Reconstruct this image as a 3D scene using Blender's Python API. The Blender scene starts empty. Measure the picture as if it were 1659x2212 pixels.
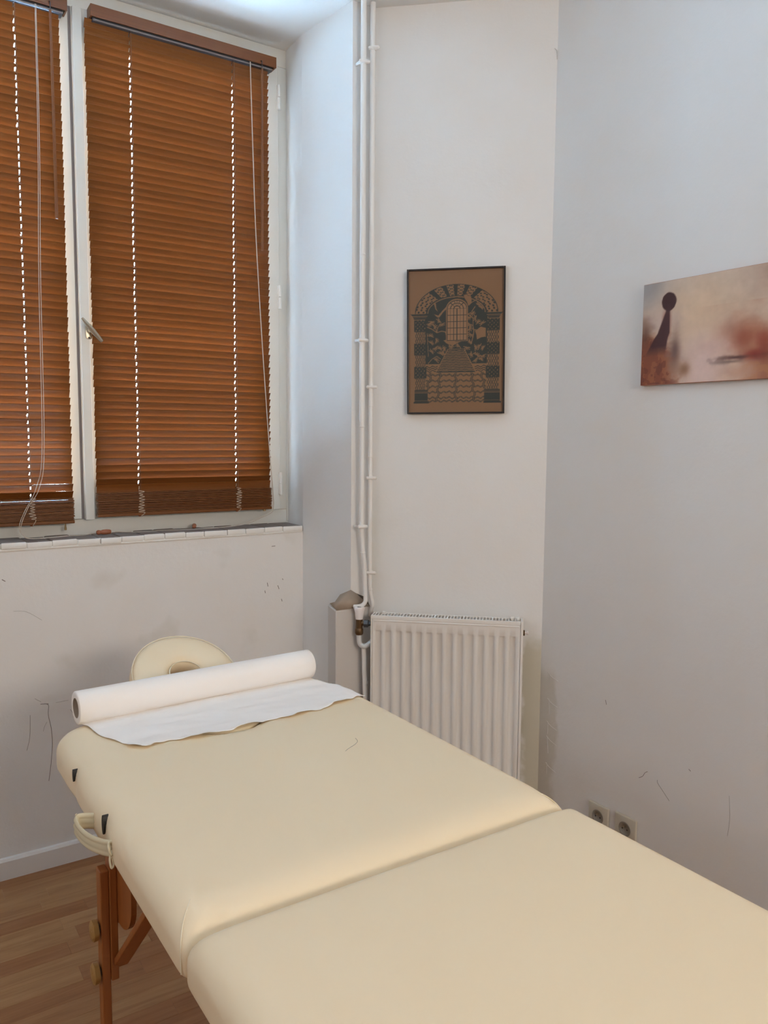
import bpy, bmesh, math, random
import numpy as np
from mathutils import Vector, Matrix, noise

random.seed(7)
S = bpy.context.scene
COL = S.collection

# ------------------------------------------------------------------ camera
cam_d = bpy.data.cameras.new('camera')
cam = bpy.data.objects.new('camera', cam_d)
COL.objects.link(cam)
RT = Vector((0.83444638, -0.55103687, 0.00758987))
UP = Vector((0.04649415, 0.08411707, 0.99537059))
FW = Vector((0.54912433, 0.8302305, -0.09581118))
M = Matrix((( RT.x, UP.x, -FW.x, 0), (RT.y, UP.y, -FW.y, 0), (RT.z, UP.z, -FW.z, 1.47), (0, 0, 0, 1)))
cam.matrix_world = M
cam_d.sensor_fit = 'VERTICAL'
cam_d.sensor_height = 36.0
cam_d.lens = 1720.0 / 2212.0 * 36.0
cam_d.clip_start = 0.02
S.camera = cam

# ------------------------------------------------------------------ world, lights, exposure
S.view_settings.view_transform = 'Standard'
S.view_settings.look = 'None'
S.view_settings.gamma = 1.0
S.view_settings.exposure = 0.0
S.view_settings.use_curve_mapping = False
S.cycles.use_denoising = True
S.cycles.max_bounces = 10
S.cycles.diffuse_bounces = 7
S.cycles.sample_clamp_indirect = 20.0

w = bpy.data.worlds.new('sky')
S.world = w
w.use_nodes = True
bg = w.node_tree.nodes['Background']
bg.inputs['Color'].default_value = (0.42, 0.69, 1.0, 1)
bg.inputs['Strength'].default_value = 125.0

def area(name, loc, direction, sx, sy, power, color, portal=False):
    l = bpy.data.lights.new(name, 'AREA')
    l.shape = 'RECTANGLE'; l.size = sx; l.size_y = sy
    l.energy = power; l.color = color
    if portal:
        l.cycles.is_portal = True
    o = bpy.data.objects.new(name, l)
    o.location = loc
    o.rotation_euler = Vector(direction).to_track_quat('-Z', 'Y').to_euler()
    COL.objects.link(o)
    return o

area('window_portal', (0.65, 3.10, 2.02), (0, -1, 0), 1.7, 1.9, 1.0, (1, 1, 1), portal=True)
area('fill_light_left', (-2.17, 0.90, 2.40), (1, 0.0, 0.10), 1.6, 0.8, 20, (0.90, 0.93, 1.0))  # soft fill added at the left wall, which has no window opening
area('fill_light_rear', (0.95, -2.17, 2.25), (0, 1, 0.08), 1.5, 0.9, 86, (1.0, 0.885, 0.755))  # warm fill added behind the camera; the rear wall is solid

# ------------------------------------------------------------------ helpers
MATS = {}
def mat(name, color=(.8, .8, .8), rough=.6, metal=0.0, spec=0.5, build=None, bump=0.0, bscale=60.0, sub=None):
    if name in MATS: return MATS[name]
    m = bpy.data.materials.new(name); m.use_nodes = True
    nt = m.node_tree; b = nt.nodes['Principled BSDF']
    b.inputs['Base Color'].default_value = (*color, 1)
    b.inputs['Roughness'].default_value = rough
    b.inputs['Metallic'].default_value = metal
    b.inputs['Specular IOR Level'].default_value = spec
    if bump:
        tc = nt.nodes.new('ShaderNodeTexCoord')
        n = nt.nodes.new('ShaderNodeTexNoise'); n.inputs['Scale'].default_value = bscale; n.inputs['Detail'].default_value = 5
        bp = nt.nodes.new('ShaderNodeBump'); bp.inputs['Strength'].default_value = bump; bp.inputs['Distance'].default_value = 0.002
        nt.links.new(tc.outputs['Object'], n.inputs['Vector'])
        nt.links.new(n.outputs['Fac'], bp.inputs['Height'])
        nt.links.new(bp.outputs['Normal'], b.inputs['Normal'])
    if build: build(nt, b)
    MATS[name] = m
    return m

class NB:
    """small node-building helper"""
    def __init__(s, nt): s.nt = nt
    def n(s, t, **k):
        x = s.nt.nodes.new(t)
        for a, v in k.items(): setattr(x, a, v)
        return x
    def l(s, a, b): s.nt.links.new(a, b)
    def coord(s): return s.n('ShaderNodeTexCoord').outputs['Object']
    def mapping(s, v, scale=(1, 1, 1), rot=(0, 0, 0), loc=(0, 0, 0)):
        m = s.n('ShaderNodeMapping'); m.inputs['Scale'].default_value = scale
        m.inputs['Rotation'].default_value = rot; m.inputs['Location'].default_value = loc
        s.l(v, m.inputs['Vector']); return m.outputs['Vector']
    def noise(s, v, scale, detail=4, rough=.55, dist=0):
        x = s.n('ShaderNodeTexNoise'); x.inputs['Scale'].default_value = scale
        x.inputs['Detail'].default_value = detail; x.inputs['Roughness'].default_value = rough
        x.inputs['Distortion'].default_value = dist
        s.l(v, x.inputs['Vector']); return x.outputs['Fac']
    def ramp(s, f, stops):
        r = s.n('ShaderNodeValToRGB'); e = r.color_ramp.elements
        while len(e) < len(stops): e.new(0.5)
        for i, (p, c) in enumerate(stops):
            e[i].position = p; e[i].color = (*c, 1) if len(c) == 3 else c
        s.l(f, r.inputs['Fac']); return r.outputs['Color']
    def mix(s, f, a, b, mode='MIX'):
        x = s.n('ShaderNodeMix', data_type='RGBA', blend_type=mode)
        for sock, v in ((x.inputs[0], f), (x.inputs[6], a), (x.inputs[7], b)):
            if isinstance(v, (int, float)): sock.default_value = v
            elif isinstance(v, tuple): sock.default_value = (*v, 1)
            else: s.l(v, sock)
        return x.outputs[2]
    def math(s, op, a, b=None, c=None):
        x = s.n('ShaderNodeMath', operation=op)
        for i, v in enumerate((a, b, c)):
            if v is None: continue
            if isinstance(v, (int, float)): x.inputs[i].default_value = v
            else: s.l(v, x.inputs[i])
        return x.outputs[0]
    def band(s, v, lo, hi, soft):
        """1 inside lo..hi with soft edges"""
        a = s.n('ShaderNodeMapRange', interpolation_type='SMOOTHSTEP')
        a.inputs['From Min'].default_value = lo - soft; a.inputs['From Max'].default_value = lo + soft
        s.l(v, a.inputs['Value'])
        b = s.n('ShaderNodeMapRange', interpolation_type='SMOOTHSTEP')
        b.inputs['From Min'].default_value = hi + soft; b.inputs['From Max'].default_value = hi - soft
        s.l(v, b.inputs['Value'])
        return s.math('MULTIPLY', a.outputs[0], b.outputs[0])
    def bump(s, h, strength, dist, bsdf):
        x = s.n('ShaderNodeBump'); x.inputs['Strength'].default_value = strength
        x.inputs['Distance'].default_value = dist
        s.l(h, x.inputs['Height']); s.l(x.outputs['Normal'], bsdf.inputs['Normal'])

def mesh_obj(name, verts, faces, m=None, parent=None, smooth=False, loc=None):
    me = bpy.data.meshes.new(name)
    me.from_pydata([tuple(v) for v in verts], [], faces)
    me.update()
    if m: me.materials.append(m)
    if smooth:
        me.shade_smooth()
    o = bpy.data.objects.new(name, me)
    COL.objects.link(o)
    if loc: o.location = loc
    if parent: o.parent = parent
    return o

def empty(name, loc=(0, 0, 0), rz=0.0):
    o = bpy.data.objects.new(name, None); COL.objects.link(o)
    o.location = loc; o.rotation_euler = (0, 0, rz); o.empty_display_size = .05
    return o

def tag(o, label=None, cat=None, group=None, kind=None):
    if label: o['label'] = label
    if cat: o['category'] = cat
    if group: o['group'] = group
    if kind: o['kind'] = kind
    return o

class MB:
    """collects simple solids into one mesh"""
    def __init__(s): s.v = []; s.f = []
    def add(s, v, f):
        k = len(s.v); s.v += [tuple(p) for p in v]; s.f += [tuple(i + k for i in q) for q in f]
    def box(s, a, b):
        x0, y0, z0 = a; x1, y1, z1 = b
        s.add([(x0, y0, z0), (x1, y0, z0), (x1, y1, z0), (x0, y1, z0), (x0, y0, z1), (x1, y0, z1), (x1, y1, z1), (x0, y1, z1)],
              [(0, 3, 2, 1), (4, 5, 6, 7), (0, 1, 5, 4), (1, 2, 6, 5), (2, 3, 7, 6), (3, 0, 4, 7)])
        return s
    def obox(s, c, ax, ay, az):
        """oriented box: centre and three half-vectors"""
        c = Vector(c); ax = Vector(ax); ay = Vector(ay); az = Vector(az)
        P = [c + i * ax + j * ay + k * az for k in (-1, 1) for (i, j) in ((-1, -1), (1, -1), (1, 1), (-1, 1))]
        s.add(P, [(0, 3, 2, 1), (4, 5, 6, 7), (0, 1, 5, 4), (1, 2, 6, 5), (2, 3, 7, 6), (3, 0, 4, 7)])
        return s
    def bar(s, p, q, w, h, up=(0, 0, 1)):
        p = Vector(p); q = Vector(q); d = (q - p); L = d.length; d.normalize()
        u = Vector(up); a = d.cross(u)
        if a.length < 1e-4: a = d.cross(Vector((1, 0, 0)))
        a.normalize(); b = a.cross(d)
        return s.obox((p + q) / 2, d * L / 2, a * w / 2, b * h / 2)
    def tube(s, pts, r, n=10, cap=True):
        pts = [Vector(p) for p in pts]; rs = r if isinstance(r, (list, tuple)) else [r] * len(pts)
        t0 = (pts[1] - pts[0]).normalized()
        a = t0.cross(Vector((0, 0, 1)))
        if a.length < .1: a = t0.cross(Vector((1, 0, 0)))
        a.normalize(); V = []; F = []
        for i, p in enumerate(pts):
            t = (pts[min(i + 1, len(pts) - 1)] - pts[max(i - 1, 0)]).normalized()
            a = (a - t * a.dot(t)).normalized(); b = t.cross(a)
            for k in range(n):
                th = 2 * math.pi * k / n
                V.append(p + (a * math.cos(th) + b * math.sin(th)) * rs[i])
        for i in range(len(pts) - 1):
            for k in range(n):
                k2 = (k + 1) % n
                F.append((i * n + k, i * n + k2, (i + 1) * n + k2, (i + 1) * n + k))
        if cap:
            F.append(tuple(range(n - 1, -1, -1))); F.append(tuple((len(pts) - 1) * n + k for k in range(n)))
        s.add(V, F); return s
    def prism(s, pts, ext):
        """polygon (list of 3D points) extruded along ext"""
        n = len(pts); e = Vector(ext); P = [Vector(p) for p in pts]
        s.add(P + [p + e for p in P], [tuple(range(n - 1, -1, -1)), tuple(range(n, 2 * n))] + [(i, (i + 1) % n, n + (i + 1) % n, n + i) for i in range(n)])
        return s
    def build(s, name, m, parent=None, smooth=False, bevel=0, seg=2, kind=None, fix=True):
        o = mesh_obj(name, s.v, s.f, m, parent)
        me = o.data
        if fix or bevel:
            bm = bmesh.new(); bm.from_mesh(me)
            bmesh.ops.recalc_face_normals(bm, faces=bm.faces)
            if bevel:
                bmesh.ops.bevel(bm, geom=[e for e in bm.edges if e.calc_face_angle(0) > .5], offset=bevel, segments=seg, affect='EDGES', profile=.5)
            bm.to_mesh(me); bm.free()
        if smooth:
            me.shade_smooth()
            try: me.set_sharp_from_angle(angle=math.radians(40))
            except Exception: pass
        if kind: o['kind'] = kind
        return o

def smooth_path(pts, n=8):
    """Catmull-Rom through points"""
    P = [Vector(p) for p in pts]; out = []
    for i in range(len(P) - 1):
        a = P[max(i - 1, 0)]; b = P[i]; c = P[i + 1]; d = P[min(i + 2, len(P) - 1)]
        for k in range(n):
            t = k / n
            out.append(.5 * ((2 * b) + (c - a) * t + (2 * a - 5 * b + 4 * c - d) * t * t + (3 * b - a - 3 * c + d) * t ** 3))
    out.append(P[-1]); return out

def subcube(n):
    """surface of a cube as welded grid, coords in -1..1; n = (nx, ny, nz)"""
    idx = {}; V = []; F = []
    nx, ny, nz = n
    def vid(i, j, k):
        q = (i, j, k)
        if q not in idx:
            idx[q] = len(V); V.append((2 * i / nx - 1, 2 * j / ny - 1, 2 * k / nz - 1))
        return idx[q]
    for i in range(nx):
        for j in range(ny):
            F.append((vid(i, j, 0), vid(i, j + 1, 0), vid(i + 1, j + 1, 0), vid(i + 1, j, 0)))
            F.append((vid(i, j, nz), vid(i + 1, j, nz), vid(i + 1, j + 1, nz), vid(i, j + 1, nz)))
    for i in range(nx):
        for k in range(nz):
            F.append((vid(i, 0, k), vid(i + 1, 0, k), vid(i + 1, 0, k + 1), vid(i, 0, k + 1)))
            F.append((vid(i, ny, k), vid(i, ny, k + 1), vid(i + 1, ny, k + 1), vid(i + 1, ny, k)))
    for j in range(ny):
        for k in range(nz):
            F.append((vid(0, j, k), vid(0, j, k + 1), vid(0, j + 1, k + 1), vid(0, j + 1, k)))
            F.append((vid(nx, j, k), vid(nx, j + 1, k), vid(nx, j + 1, k + 1), vid(nx, j, k + 1)))
    return V, F

# ------------------------------------------------------------------ materials
def wall_build(base, stain=None):
    def f(nt, b):
        g = NB(nt); c = g.coord()
        n1 = g.noise(c, 1.3, 5, .6); n2 = g.noise(c, 7, 6, .6); n3 = g.noise(c, 55, 4, .6)
        dark = tuple(x * .93 for x in base)
        col = g.mix(n1, dark, base)
        warm = tuple(x * y for x, y in zip(base, (.97, .94, .90)))
        col = g.mix(g.ramp(n2, [(.45, (0, 0, 0)), (.75, (.55, .55, .55))]), col, warm)
        if stain: col = stain(g, c, col)
        g.l(col, b.inputs['Base Color'])
        h = g.math('ADD', g.math('MULTIPLY', n2, 1.0), g.math('MULTIPLY', n3, .22))
        g.bump(h, .35, .006, b)
    return f

WHITE = (.74, .73, .715)
def stain_corner(g, c, col):
    """damp beige patches on the chamfer wall near the corner and round the pipe"""
    sx = g.n('ShaderNodeSeparateXYZ'); g.l(c, sx.inputs[0])
    jit = g.math('MULTIPLY', g.math('SUBTRACT', g.noise(c, 9, 5), .5), .12)
    u = g.math('ADD', sx.outputs[0], jit); z = g.math('ADD', sx.outputs[2], jit)
    m1 = g.math('MULTIPLY', g.band(u, .565, .70, .012), g.band(z, -.2, .73, .03))
    col = g.mix(g.math('MULTIPLY', m1, .8), col, (.50, .47, .37))
    m2 = g.math('MULTIPLY', g.band(u, -.1, .05, .05), g.band(z, .86, 1.25, .12))
    return g.mix(g.math('MULTIPLY', m2, .35), col, (.60, .58, .50))
def stain_right(g, c, col):
    sx = g.n('ShaderNodeSeparateXYZ'); g.l(c, sx.inputs[0])
    jit = g.math('MULTIPLY', g.math('SUBTRACT', g.noise(c, 8, 6), .5), .10)
    y = g.math('ADD', sx.outputs[1], jit); z = g.math('ADD', sx.outputs[2], jit)
    m1 = g.math('MULTIPLY', g.band(y, 1.965, 2.2, .012), g.band(z, -.2, .62, .03))
    return g.mix(g.math('MULTIPLY', m1, .5), col, (.50, .45, .36))
def stain_front(g, c, col):
    n = g.noise(c, 5.0, 3, .5)
    sm = g.ramp(n, [(.62, (0, 0, 0)), (.72, (.35, .35, .35))])
    return g.mix(sm, col, (.52, .49, .43))

M_wall = mat('white_wall_paint', WHITE, .85, build=wall_build(WHITE))
M_wall_front = mat('white_wall_paint_marked', WHITE, .85, build=wall_build(WHITE, stain_front))
M_wall_cham = mat('white_wall_paint_damp', WHITE, .85, build=wall_build(WHITE, stain_corner))
M_wall_right = mat('white_wall_paint_patchy', WHITE, .85, build=wall_build((.735, .715, .695), stain_right))
M_ceil = mat('ceiling_paint', (.76, .76, .75), .9, build=wall_build((.76, .76, .75)))
M_plaster = mat('bare_plaster', (.36, .29, .23), .95, bump=.6, bscale=40)
M_plaster2 = mat('rough_white_plaster', (.58, .55, .52), .9, bump=.5, bscale=30)
M_gloss = mat('white_gloss_paint', (.66, .665, .635), .45, bump=.2, bscale=25)
M_base = mat('baseboard_paint', (.70, .68, .66), .5, bump=.1)
M_crack = mat('pencil_mark', (.22, .19, .17), .9)
M_gap = mat('dark_gap', (.25, .22, .22), .9)

def blind_wood(nt, b):
    g = NB(nt); c = g.coord()
    v = g.mapping(c, (1.6, 150, 150)); n = g.noise(v, 2.0, 4, .5, .2)
    oi = g.n('ShaderNodeObjectInfo')
    col = g.ramp(n, [(.25, (.140, .044, .0085)), (.75, (.178, .060, .012))])
    br = g.math('ADD', g.math('MULTIPLY', oi.outputs['Random'], .25), .87)
    hs = g.n('ShaderNodeHueSaturation'); g.l(col, hs.inputs['Color']); g.l(br, hs.inputs['Value'])
    g.l(hs.outputs[0], b.inputs['Base Color'])
    g.bump(n, .12, .0006, b)
M_blind = mat('stained_basswood', rough=.36, spec=.3, build=blind_wood)
M_rail = mat('stained_valance', (.30, .115, .045), .4, build=blind_wood)
M_lip = mat('headrail_edge', (.22, .19, .18), .5)
M_metal_dark = mat('dark_headrail_metal', (.10, .10, .11), .4, metal=.8)
M_thread = mat('ladder_thread', (.16, .13, .11), .8)
M_cord = mat('lift_cord', (.50, .44, .38), .8)
M_loopc = mat('ladder_loop_cord', (.50, .39, .30), .8)
M_tassel = mat('tassel_wood', (.30, .10, .045), .4)
M_tassel2 = mat('tassel_pale_wood', (.30, .21, .10), .5)
M_handle = mat('brushed_nickel', (.46, .41, .32), .33, metal=.9)
M_screw = mat('dark_screw', (.06, .045, .03), .5)
M_hinge = mat('painted_hinge', (.70, .70, .68), .4)

def glass_build(nt, b):
    g = NB(nt)
    out = nt.nodes['Material Output']
    t = g.n('ShaderNodeBsdfTransparent'); t.inputs[0].default_value = (.96, .98, .97, 1)
    gl = g.n('ShaderNodeBsdfGlossy'); gl.inputs['Roughness'].default_value = .02
    fr = g.n('ShaderNodeFresnel'); fr.inputs['IOR'].default_value = 1.35
    mx = g.n('ShaderNodeMixShader')
    g.l(fr.outputs[0], mx.inputs[0]); g.l(t.outputs[0], mx.inputs[1]); g.l(gl.outputs[0], mx.inputs[2])
    g.l(mx.outputs[0], out.inputs['Surface'])
M_glass = mat('pane_glass', build=glass_build)

def plank_build(nt, b):
    g = NB(nt); c = g.coord(); oi = g.n('ShaderNodeObjectInfo')
    off = g.n('ShaderNodeVectorMath', operation='ADD'); g.l(c, off.inputs[0])
    cb = g.n('ShaderNodeCombineXYZ')
    for i in range(3): g.l(g.math('MULTIPLY', oi.outputs['Random'], 37.0 + i), cb.inputs[i])
    g.l(cb.outputs[0], off.inputs[1])
    v = g.mapping(off.outputs[0], (2.2, 26, 26)); n = g.noise(v, 1.6, 6, .6, .9)
    v2 = g.mapping(off.outputs[0], (6, 160, 160)); n2 = g.noise(v2, 1.5, 3, .6)
    c1 = g.ramp(n, [(.30, (.265, .120, .042)), (.5, (.35, .185, .074)), (.72, (.41, .235, .105))])
    c2 = g.ramp(n, [(.30, (.215, .080, .024)), (.5, (.275, .112, .038)), (.72, (.33, .155, .060))])
    col = g.mix(g.ramp(oi.outputs['Random'], [(.35, (0, 0, 0)), (.75, (1, 1, 1))]), c1, c2)
    col = g.mix(g.math('MULTIPLY', n2, .25), col, (.36, .19, .09))
    g.l(col, b.inputs['Base Color'])
M_plank = mat('laminate_plank', rough=.38, build=plank_build)
M_subfloor = mat('subfloor', (.16, .09, .05), .9)

def vinyl_build(nt, b):
    g = NB(nt); c = g.coord()
    n = g.noise(c, 260, 3, .5); n2 = g.noise(c, 3.0, 3, .5)
    col = g.mix(n2, (.80, .672, .472), (.83, .70, .497))
    g.l(col, b.inputs['Base Color'])
    g.bump(n, .10, .0007, b)
M_vinyl = mat('cream_vinyl', rough=.46, build=vinyl_build)
M_vinyl2 = mat("cream_vinyl_plug", (.86, .76, .57), .5)
M_vinyl3 = mat('cream_piping', (.74, .66, .50), .5)
M_strap = mat('cream_strap', (.60, .54, .38), .6, bump=.1)
M_black = mat('black_hole_liner', (.012, .011, .01), .6)
def leg_build(nt, b):
    g = NB(nt); c = g.coord()
    v = g.mapping(c, (60, 60, 3)); n = g.noise(v, 1.5, 5, .6, .3)
    g.l(g.ramp(n, [(.3, (.27, .085, .018)), (.7, (.34, .115, .028))]), b.inputs['Base Color'])
M_leg = mat('varnished_beech', rough=.4, build=leg_build)
M_knob = mat('pale_wood_knob', (.34, .19, .055), .45)
def paper_build(nt, b):
    g = NB(nt); c = g.coord()
    n = g.noise(c, 420, 2, .5); n2 = g.noise(g.mapping(c, (30, 3, 3)), 2, 4, .6)
    g.bump(g.math('ADD', n, g.math('MULTIPLY', n2, 1.5)), .12, .0012, b)
M_paper = mat('white_couch_paper', (.86, .83, .80), .85, build=paper_build)
M_core = mat('cardboard_core', (.30, .24, .19), .9)
M_rad = mat('radiator_enamel', (.74, .72, .69), .35)
M_pipe = mat('painted_pipe', (.76, .75, .73), .35, bump=.15, bscale=30)
M_brass = mat('aged_brass', (.13, .075, .035), .45, metal=.7)
M_nut = mat('dark_steel_nut', (.10, .11, .12), .45, metal=.6)
M_valve = mat('white_plastic', (.80, .76, .76), .35)
M_elbow = mat('silver_painted_elbow', (.62, .63, .63), .4)
M_frame = mat('black_frame', (.012, .01, .012), .3)
M_socket = mat('aged_socket_plastic', (.50, .46, .38), .45)
M_socket_d = mat('socket_recess', (.22, .20, .17), .5)
def attr_build(attr):
    def f(nt, b):
        g = NB(nt); a = g.n('ShaderNodeAttribute'); a.attribute_name = attr
        g.l(a.outputs['Color'], b.inputs['Base Color'])
    return f
def poster_build(nt, b):
    g = NB(nt); a = g.n('ShaderNodeAttribute'); a.attribute_name = 'print'
    g.l(a.outputs['Color'], b.inputs['Base Color'])
    n = g.noise(g.mapping(g.coord(), (9, 9, 5)), 1.0, 3, .5, .5)
    g.bump(n, .5, .008, b)
M_poster = mat('kraft_paper_print', rough=.42, build=poster_build)
M_canvas = mat('canvas_print', rough=.7, build=attr_build('print'))
M_sillb = mat('sill_brick_white', (.74, .73, .70), .7, bump=.4, bscale=30)
M_sillt = mat('sill_brick_top', (.20, .16, .14), .85, bump=.5, bscale=40)

# ------------------------------------------------------------------ room shell
ZC = 2.952
YS = 2.47          # inner face of the pier strip
K = Vector((1.578, 2.47, 0)); W = Vector((2.039, 2.043, 0))
TU = (W - K).normalized()                      # along the chamfer wall
TN = Vector((-TU.y, TU.x, 0)); TN = -TN if TN.dot(Vector((-1, -1, 0))) < 0 else TN   # towards the room
XR = 2.04

def structure(o):
    o['kind'] = 'structure'; return o

# floor
fl = structure(MB().box((-2.3, -2.3, -.12), (2.14, 3.0, -.009)).build('floor', M_subfloor))
ROW = .0655
def plank_mesh(w, name):
    mb = MB().box((0, .0001, -.009), (w - .0002, ROW - .0001, 0))
    o = mb.build(name, M_plank, fl, bevel=.00035, seg=1)
    return o
vis = []; rest = MB(); y = 2.78; r = 0
lens = [.36, .42, .48, .30]
protos = {}
while y > -2.25:
    y1 = y - ROW
    x = -2.25 + random.uniform(-.4, 0)
    while x < 2.04:
        L = random.choice(lens)
        x0 = max(x, -2.25); x1 = min(x + L, 2.04)
        if x1 - x0 > .03:
            if x1 > -.25 and x0 < 1.15 and y > .75:
                wd = x1 - x0
                key = round(wd, 4)
                if key in protos:
                    o = protos[key].copy(); COL.objects.link(o)
                else:
                    o = plank_mesh(wd, 'plank'); protos[key] = o
                o.location = (x0, y1, 0); vis.append(o)
            else:
                rest.box((x0, y1 + .0004, -.009), (x1 - .0008, y1 + ROW - .0004, 0))
        x += L
    y = y1; r += 1
o = rest.build('laminate_field', M_plank, fl, fix=False); o['kind'] = 'stuff'
print('planks', len(vis))

structure(MB().box((-2.3, -2.3, ZC), (2.14, 3.05, ZC + .12)).build('ceiling', M_ceil))
# wall below the window (allege)
wf = structure(MB().box((-.35, 2.78, 0), (1.56, 2.96, 1.092)).build('wall_front', M_wall_front))
# right pier: jamb (reveal) and strip up to the chamfer corner
P = [(1.462, 3.05), (1.462, 2.93), (1.455, 2.78), (1.490, YS), (K.x, YS), (1.95, YS + .30), (1.95, 3.05)]
mbj = MB().prism([(a, b_, 0) for a, b_ in P], (0, 0, ZC))
wj = structure(mbj.build('wall_jamb', M_wall))
# thicker plaster foot of the pier, with bare plaster above it
ft = MB().prism([(1.426, YS, 0), (1.575, YS - .002, 0), (1.60, 2.62, 0), (1.458, 2.585, 0)], (0, 0, .835)).build('plaster_foot', M_plaster2, wj, bevel=.006)
pm = MB()
pm.add([(1.430, YS - .001, .835), (1.572, YS - .004, .835), (1.55, YS - .003, .872), (1.512, YS - .003, .890), (1.489, YS - .002, .905), (1.462, YS + .03, .885), (1.440, 2.50, .86), (1.452, 2.56, .842),
        (1.49, 2.53, .83)],
       [(0, 1, 2, 3, 4), (0, 4, 5, 6), (0, 6, 7), (0, 7, 8), (0, 8, 1), (5, 4, 8), (6, 5, 8, 7), (4, 3, 8), (3, 2, 1, 8)])
pp = pm.build('bare_plaster_patch', M_plaster, wj); pp.data.shade_smooth()
# left pier
structure(MB().prism([(-.30, 3.05, 0), (-.19, 3.05, 0), (-.19, 2.93, 0), (-.21, YS, 0), (-2.3, YS, 0), (-2.3, 3.05, 0)], (0, 0, ZC)).build('wall_pier', M_wall))
# chamfer wall
cw = structure(MB().box((0, 0, 0), ((W - K).length + .05, .20, ZC)).build('wall_corner', M_wall_cham))
cw.location = K; cw.rotation_euler = (0, 0, math.atan2(TU.y, TU.x))
wr = structure(MB().box((XR, -2.3, 0), (XR + .12, 2.35, ZC)).build('wall_right', M_wall_right))
# left wall and rear wall, out of view behind the photographer
structure(MB().box((-2.3, -2.3, 0), (-2.18, 2.5, ZC)).build('wall_left', M_wall))
structure(MB().box((-2.18, -2.3, 0), (2.04, -2.18, ZC)).build('wall_back', M_wall))
# baseboard under the window
bb = MB(); bb.prism([(-.21, 2.779, 0), (-.21, 2.765, 0), (-.21, 2.765, .062), (-.21, 2.770, .070), (-.21, 2.779, .072)], (1.66, 0, 0))
structure(bb.build('baseboard_front', M_base))

# marks on the walls (pencil scratches, hairlines)
def mark(pts, parent, r=.0006, m=M_crack, name='scratch_mark'):
    o = MB().tube(smooth_path(pts, 5), r, 5).build(name, m, parent, smooth=True)
    if parent.location.length > 0: o.matrix_parent_inverse = parent.matrix_basis.inverted()
    return o
Y = 2.7797
mark([(.486, Y, .569), (.497, Y, .56), (.495, Y, .53), (.503, Y, .48), (.505, Y, .43), (.500, Y, .37), (.490, Y, .30)], wf, .0008)
mark([(.472, Y, .570), (.487, Y, .568), (.497, Y, .566)], wf, .0012)
mark([(.439, Y, .538), (.437, Y, .48), (.433, Y, .45), (.425, Y, .42)], wf)
mark([(.490, Y, .505), (.482, Y, .49), (.478, Y, .475)], wf, .0004)
mark([(.565, Y, .535), (.573, Y, .52), (.575, Y, .505)], wf, .0005)
mark([(.52, Y, .566), (.545, Y, .567), (.56, Y, .567)], wf, .0004)
mark([(.455, Y, .592), (.466, Y, .583), (.474, Y, .578)], wf, .0005)
mark([(.40, Y, .893), (.44, Y, .886), (.485, Y, .853)], wf, .0004)
for a in [(.37, 1.0, .38, .993), (1.30, .90, 1.303, .885), (1.345, .885, 1.35, .87), (1.365, .91, 1.368, .905), (1.29, .87, 1.292, .86), (1.36, .83, 1.363, .82), (1.32, 1.04, 1.335, 1.041)]:
    mark([(a[0], Y, a[1]), (a[2], Y, a[3])], wf, .0013)
XM = 2.0397
mark([(XM, 1.594, .386), (XM, 1.580, .396), (XM, 1.572, .410), (XM, 1.562, .418)], wr, .0008)
mark([(XM, 1.524, .405), (XM, 1.522, .395), (XM, 1.50, .375), (XM, 1.478, .355)], wr, .0006)
mark([(XM, 1.415, .480), (XM, 1.408, .476)], wr, .0012)
mark([(XM, 1.15, .17), (XM, 1.14, .15), (XM, 1.135, .12)], wr, .001)
mark([(XM, 1.28, .45), (XM, 1.275, .38), (XM, 1.28, .33)], wr, .0003)
mark([(XM, 1.74, .60), (XM, 1.735, .585)], wr, .001)
# plaster tear lines in the corner (pale raised ridges)
for z0 in (.625, .53, .445, .39, .29):
    mark([(XM, 2.005, z0), (XM, 1.985, z0 - .012), (XM, 1.955, z0 - .020)], wr, .0011, M_plaster2, 'plaster_ridge')
    mark([(XM, 2.006 - random.random() * .01, z0), (XM, 2.003 - random.random() * .01, z0 - .03 - random.random() * .04)], wr, .0011, M_plaster2, 'plaster_ridge')
mark([(2.0385, 2.041, 2.74), (2.036, 2.040, 2.765), (2.03, 2.046, 2.775)], wr, .0015, M_plaster2, 'paint_flake')
# ceiling hairline between strip and chamfer is left to the light

# ------------------------------------------------------------------ sill bricks
sill = structure(MB().box((-.19, 2.785, 1.085), (1.46, 2.93, 1.094)).build('trim_1', M_plaster2))
edges = [-.19, -.10, -.02, .06, .14, .22, .295, .369, .447, .524, .605, .679, .750, .827, .901, .978, 1.047, 1.137, 1.211, 1.288, 1.366, 1.453]
for i in range(len(edges) - 1):
    a = edges[i] + .001; b_ = edges[i + 1] - .001
    dz = random.uniform(-.002, .002); dy = random.uniform(-.003, .002)
    me_o = MB().box((0, 0, 0), (b_ - a, .142, .021)).build('brick', None, sill, bevel=.004, seg=2, smooth=True)
    me_o.location = (a, 2.775 + dy, 1.0945 + dz)
    me_o.rotation_euler = (0, random.uniform(-.012, .012), 0)
    me = me_o.data; me.materials.append(M_sillt); me.materials.append(M_sillb)
    for p in me.polygons:
        p.material_index = 1 if p.center.y < .008 else 0
# mortar between and below the bricks
MB().box((-.19, 2.7795, 1.093), (1.452, 2.790, 1.1135)).build('mortar', M_sillb, sill, bevel=.003)
MB().tube([( -.18, 2.782, 1.092), (1.452, 2.782, 1.092)], .006, 6).build('mortar_joint', M_sillb, sill)

# ------------------------------------------------------------------ window
win = empty('window_1', (.655, 2.925, 1.115)); structure(win)
WO = Vector((-.655, -2.925, -1.115))
def inwin(o): o.location = WO; return o
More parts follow.
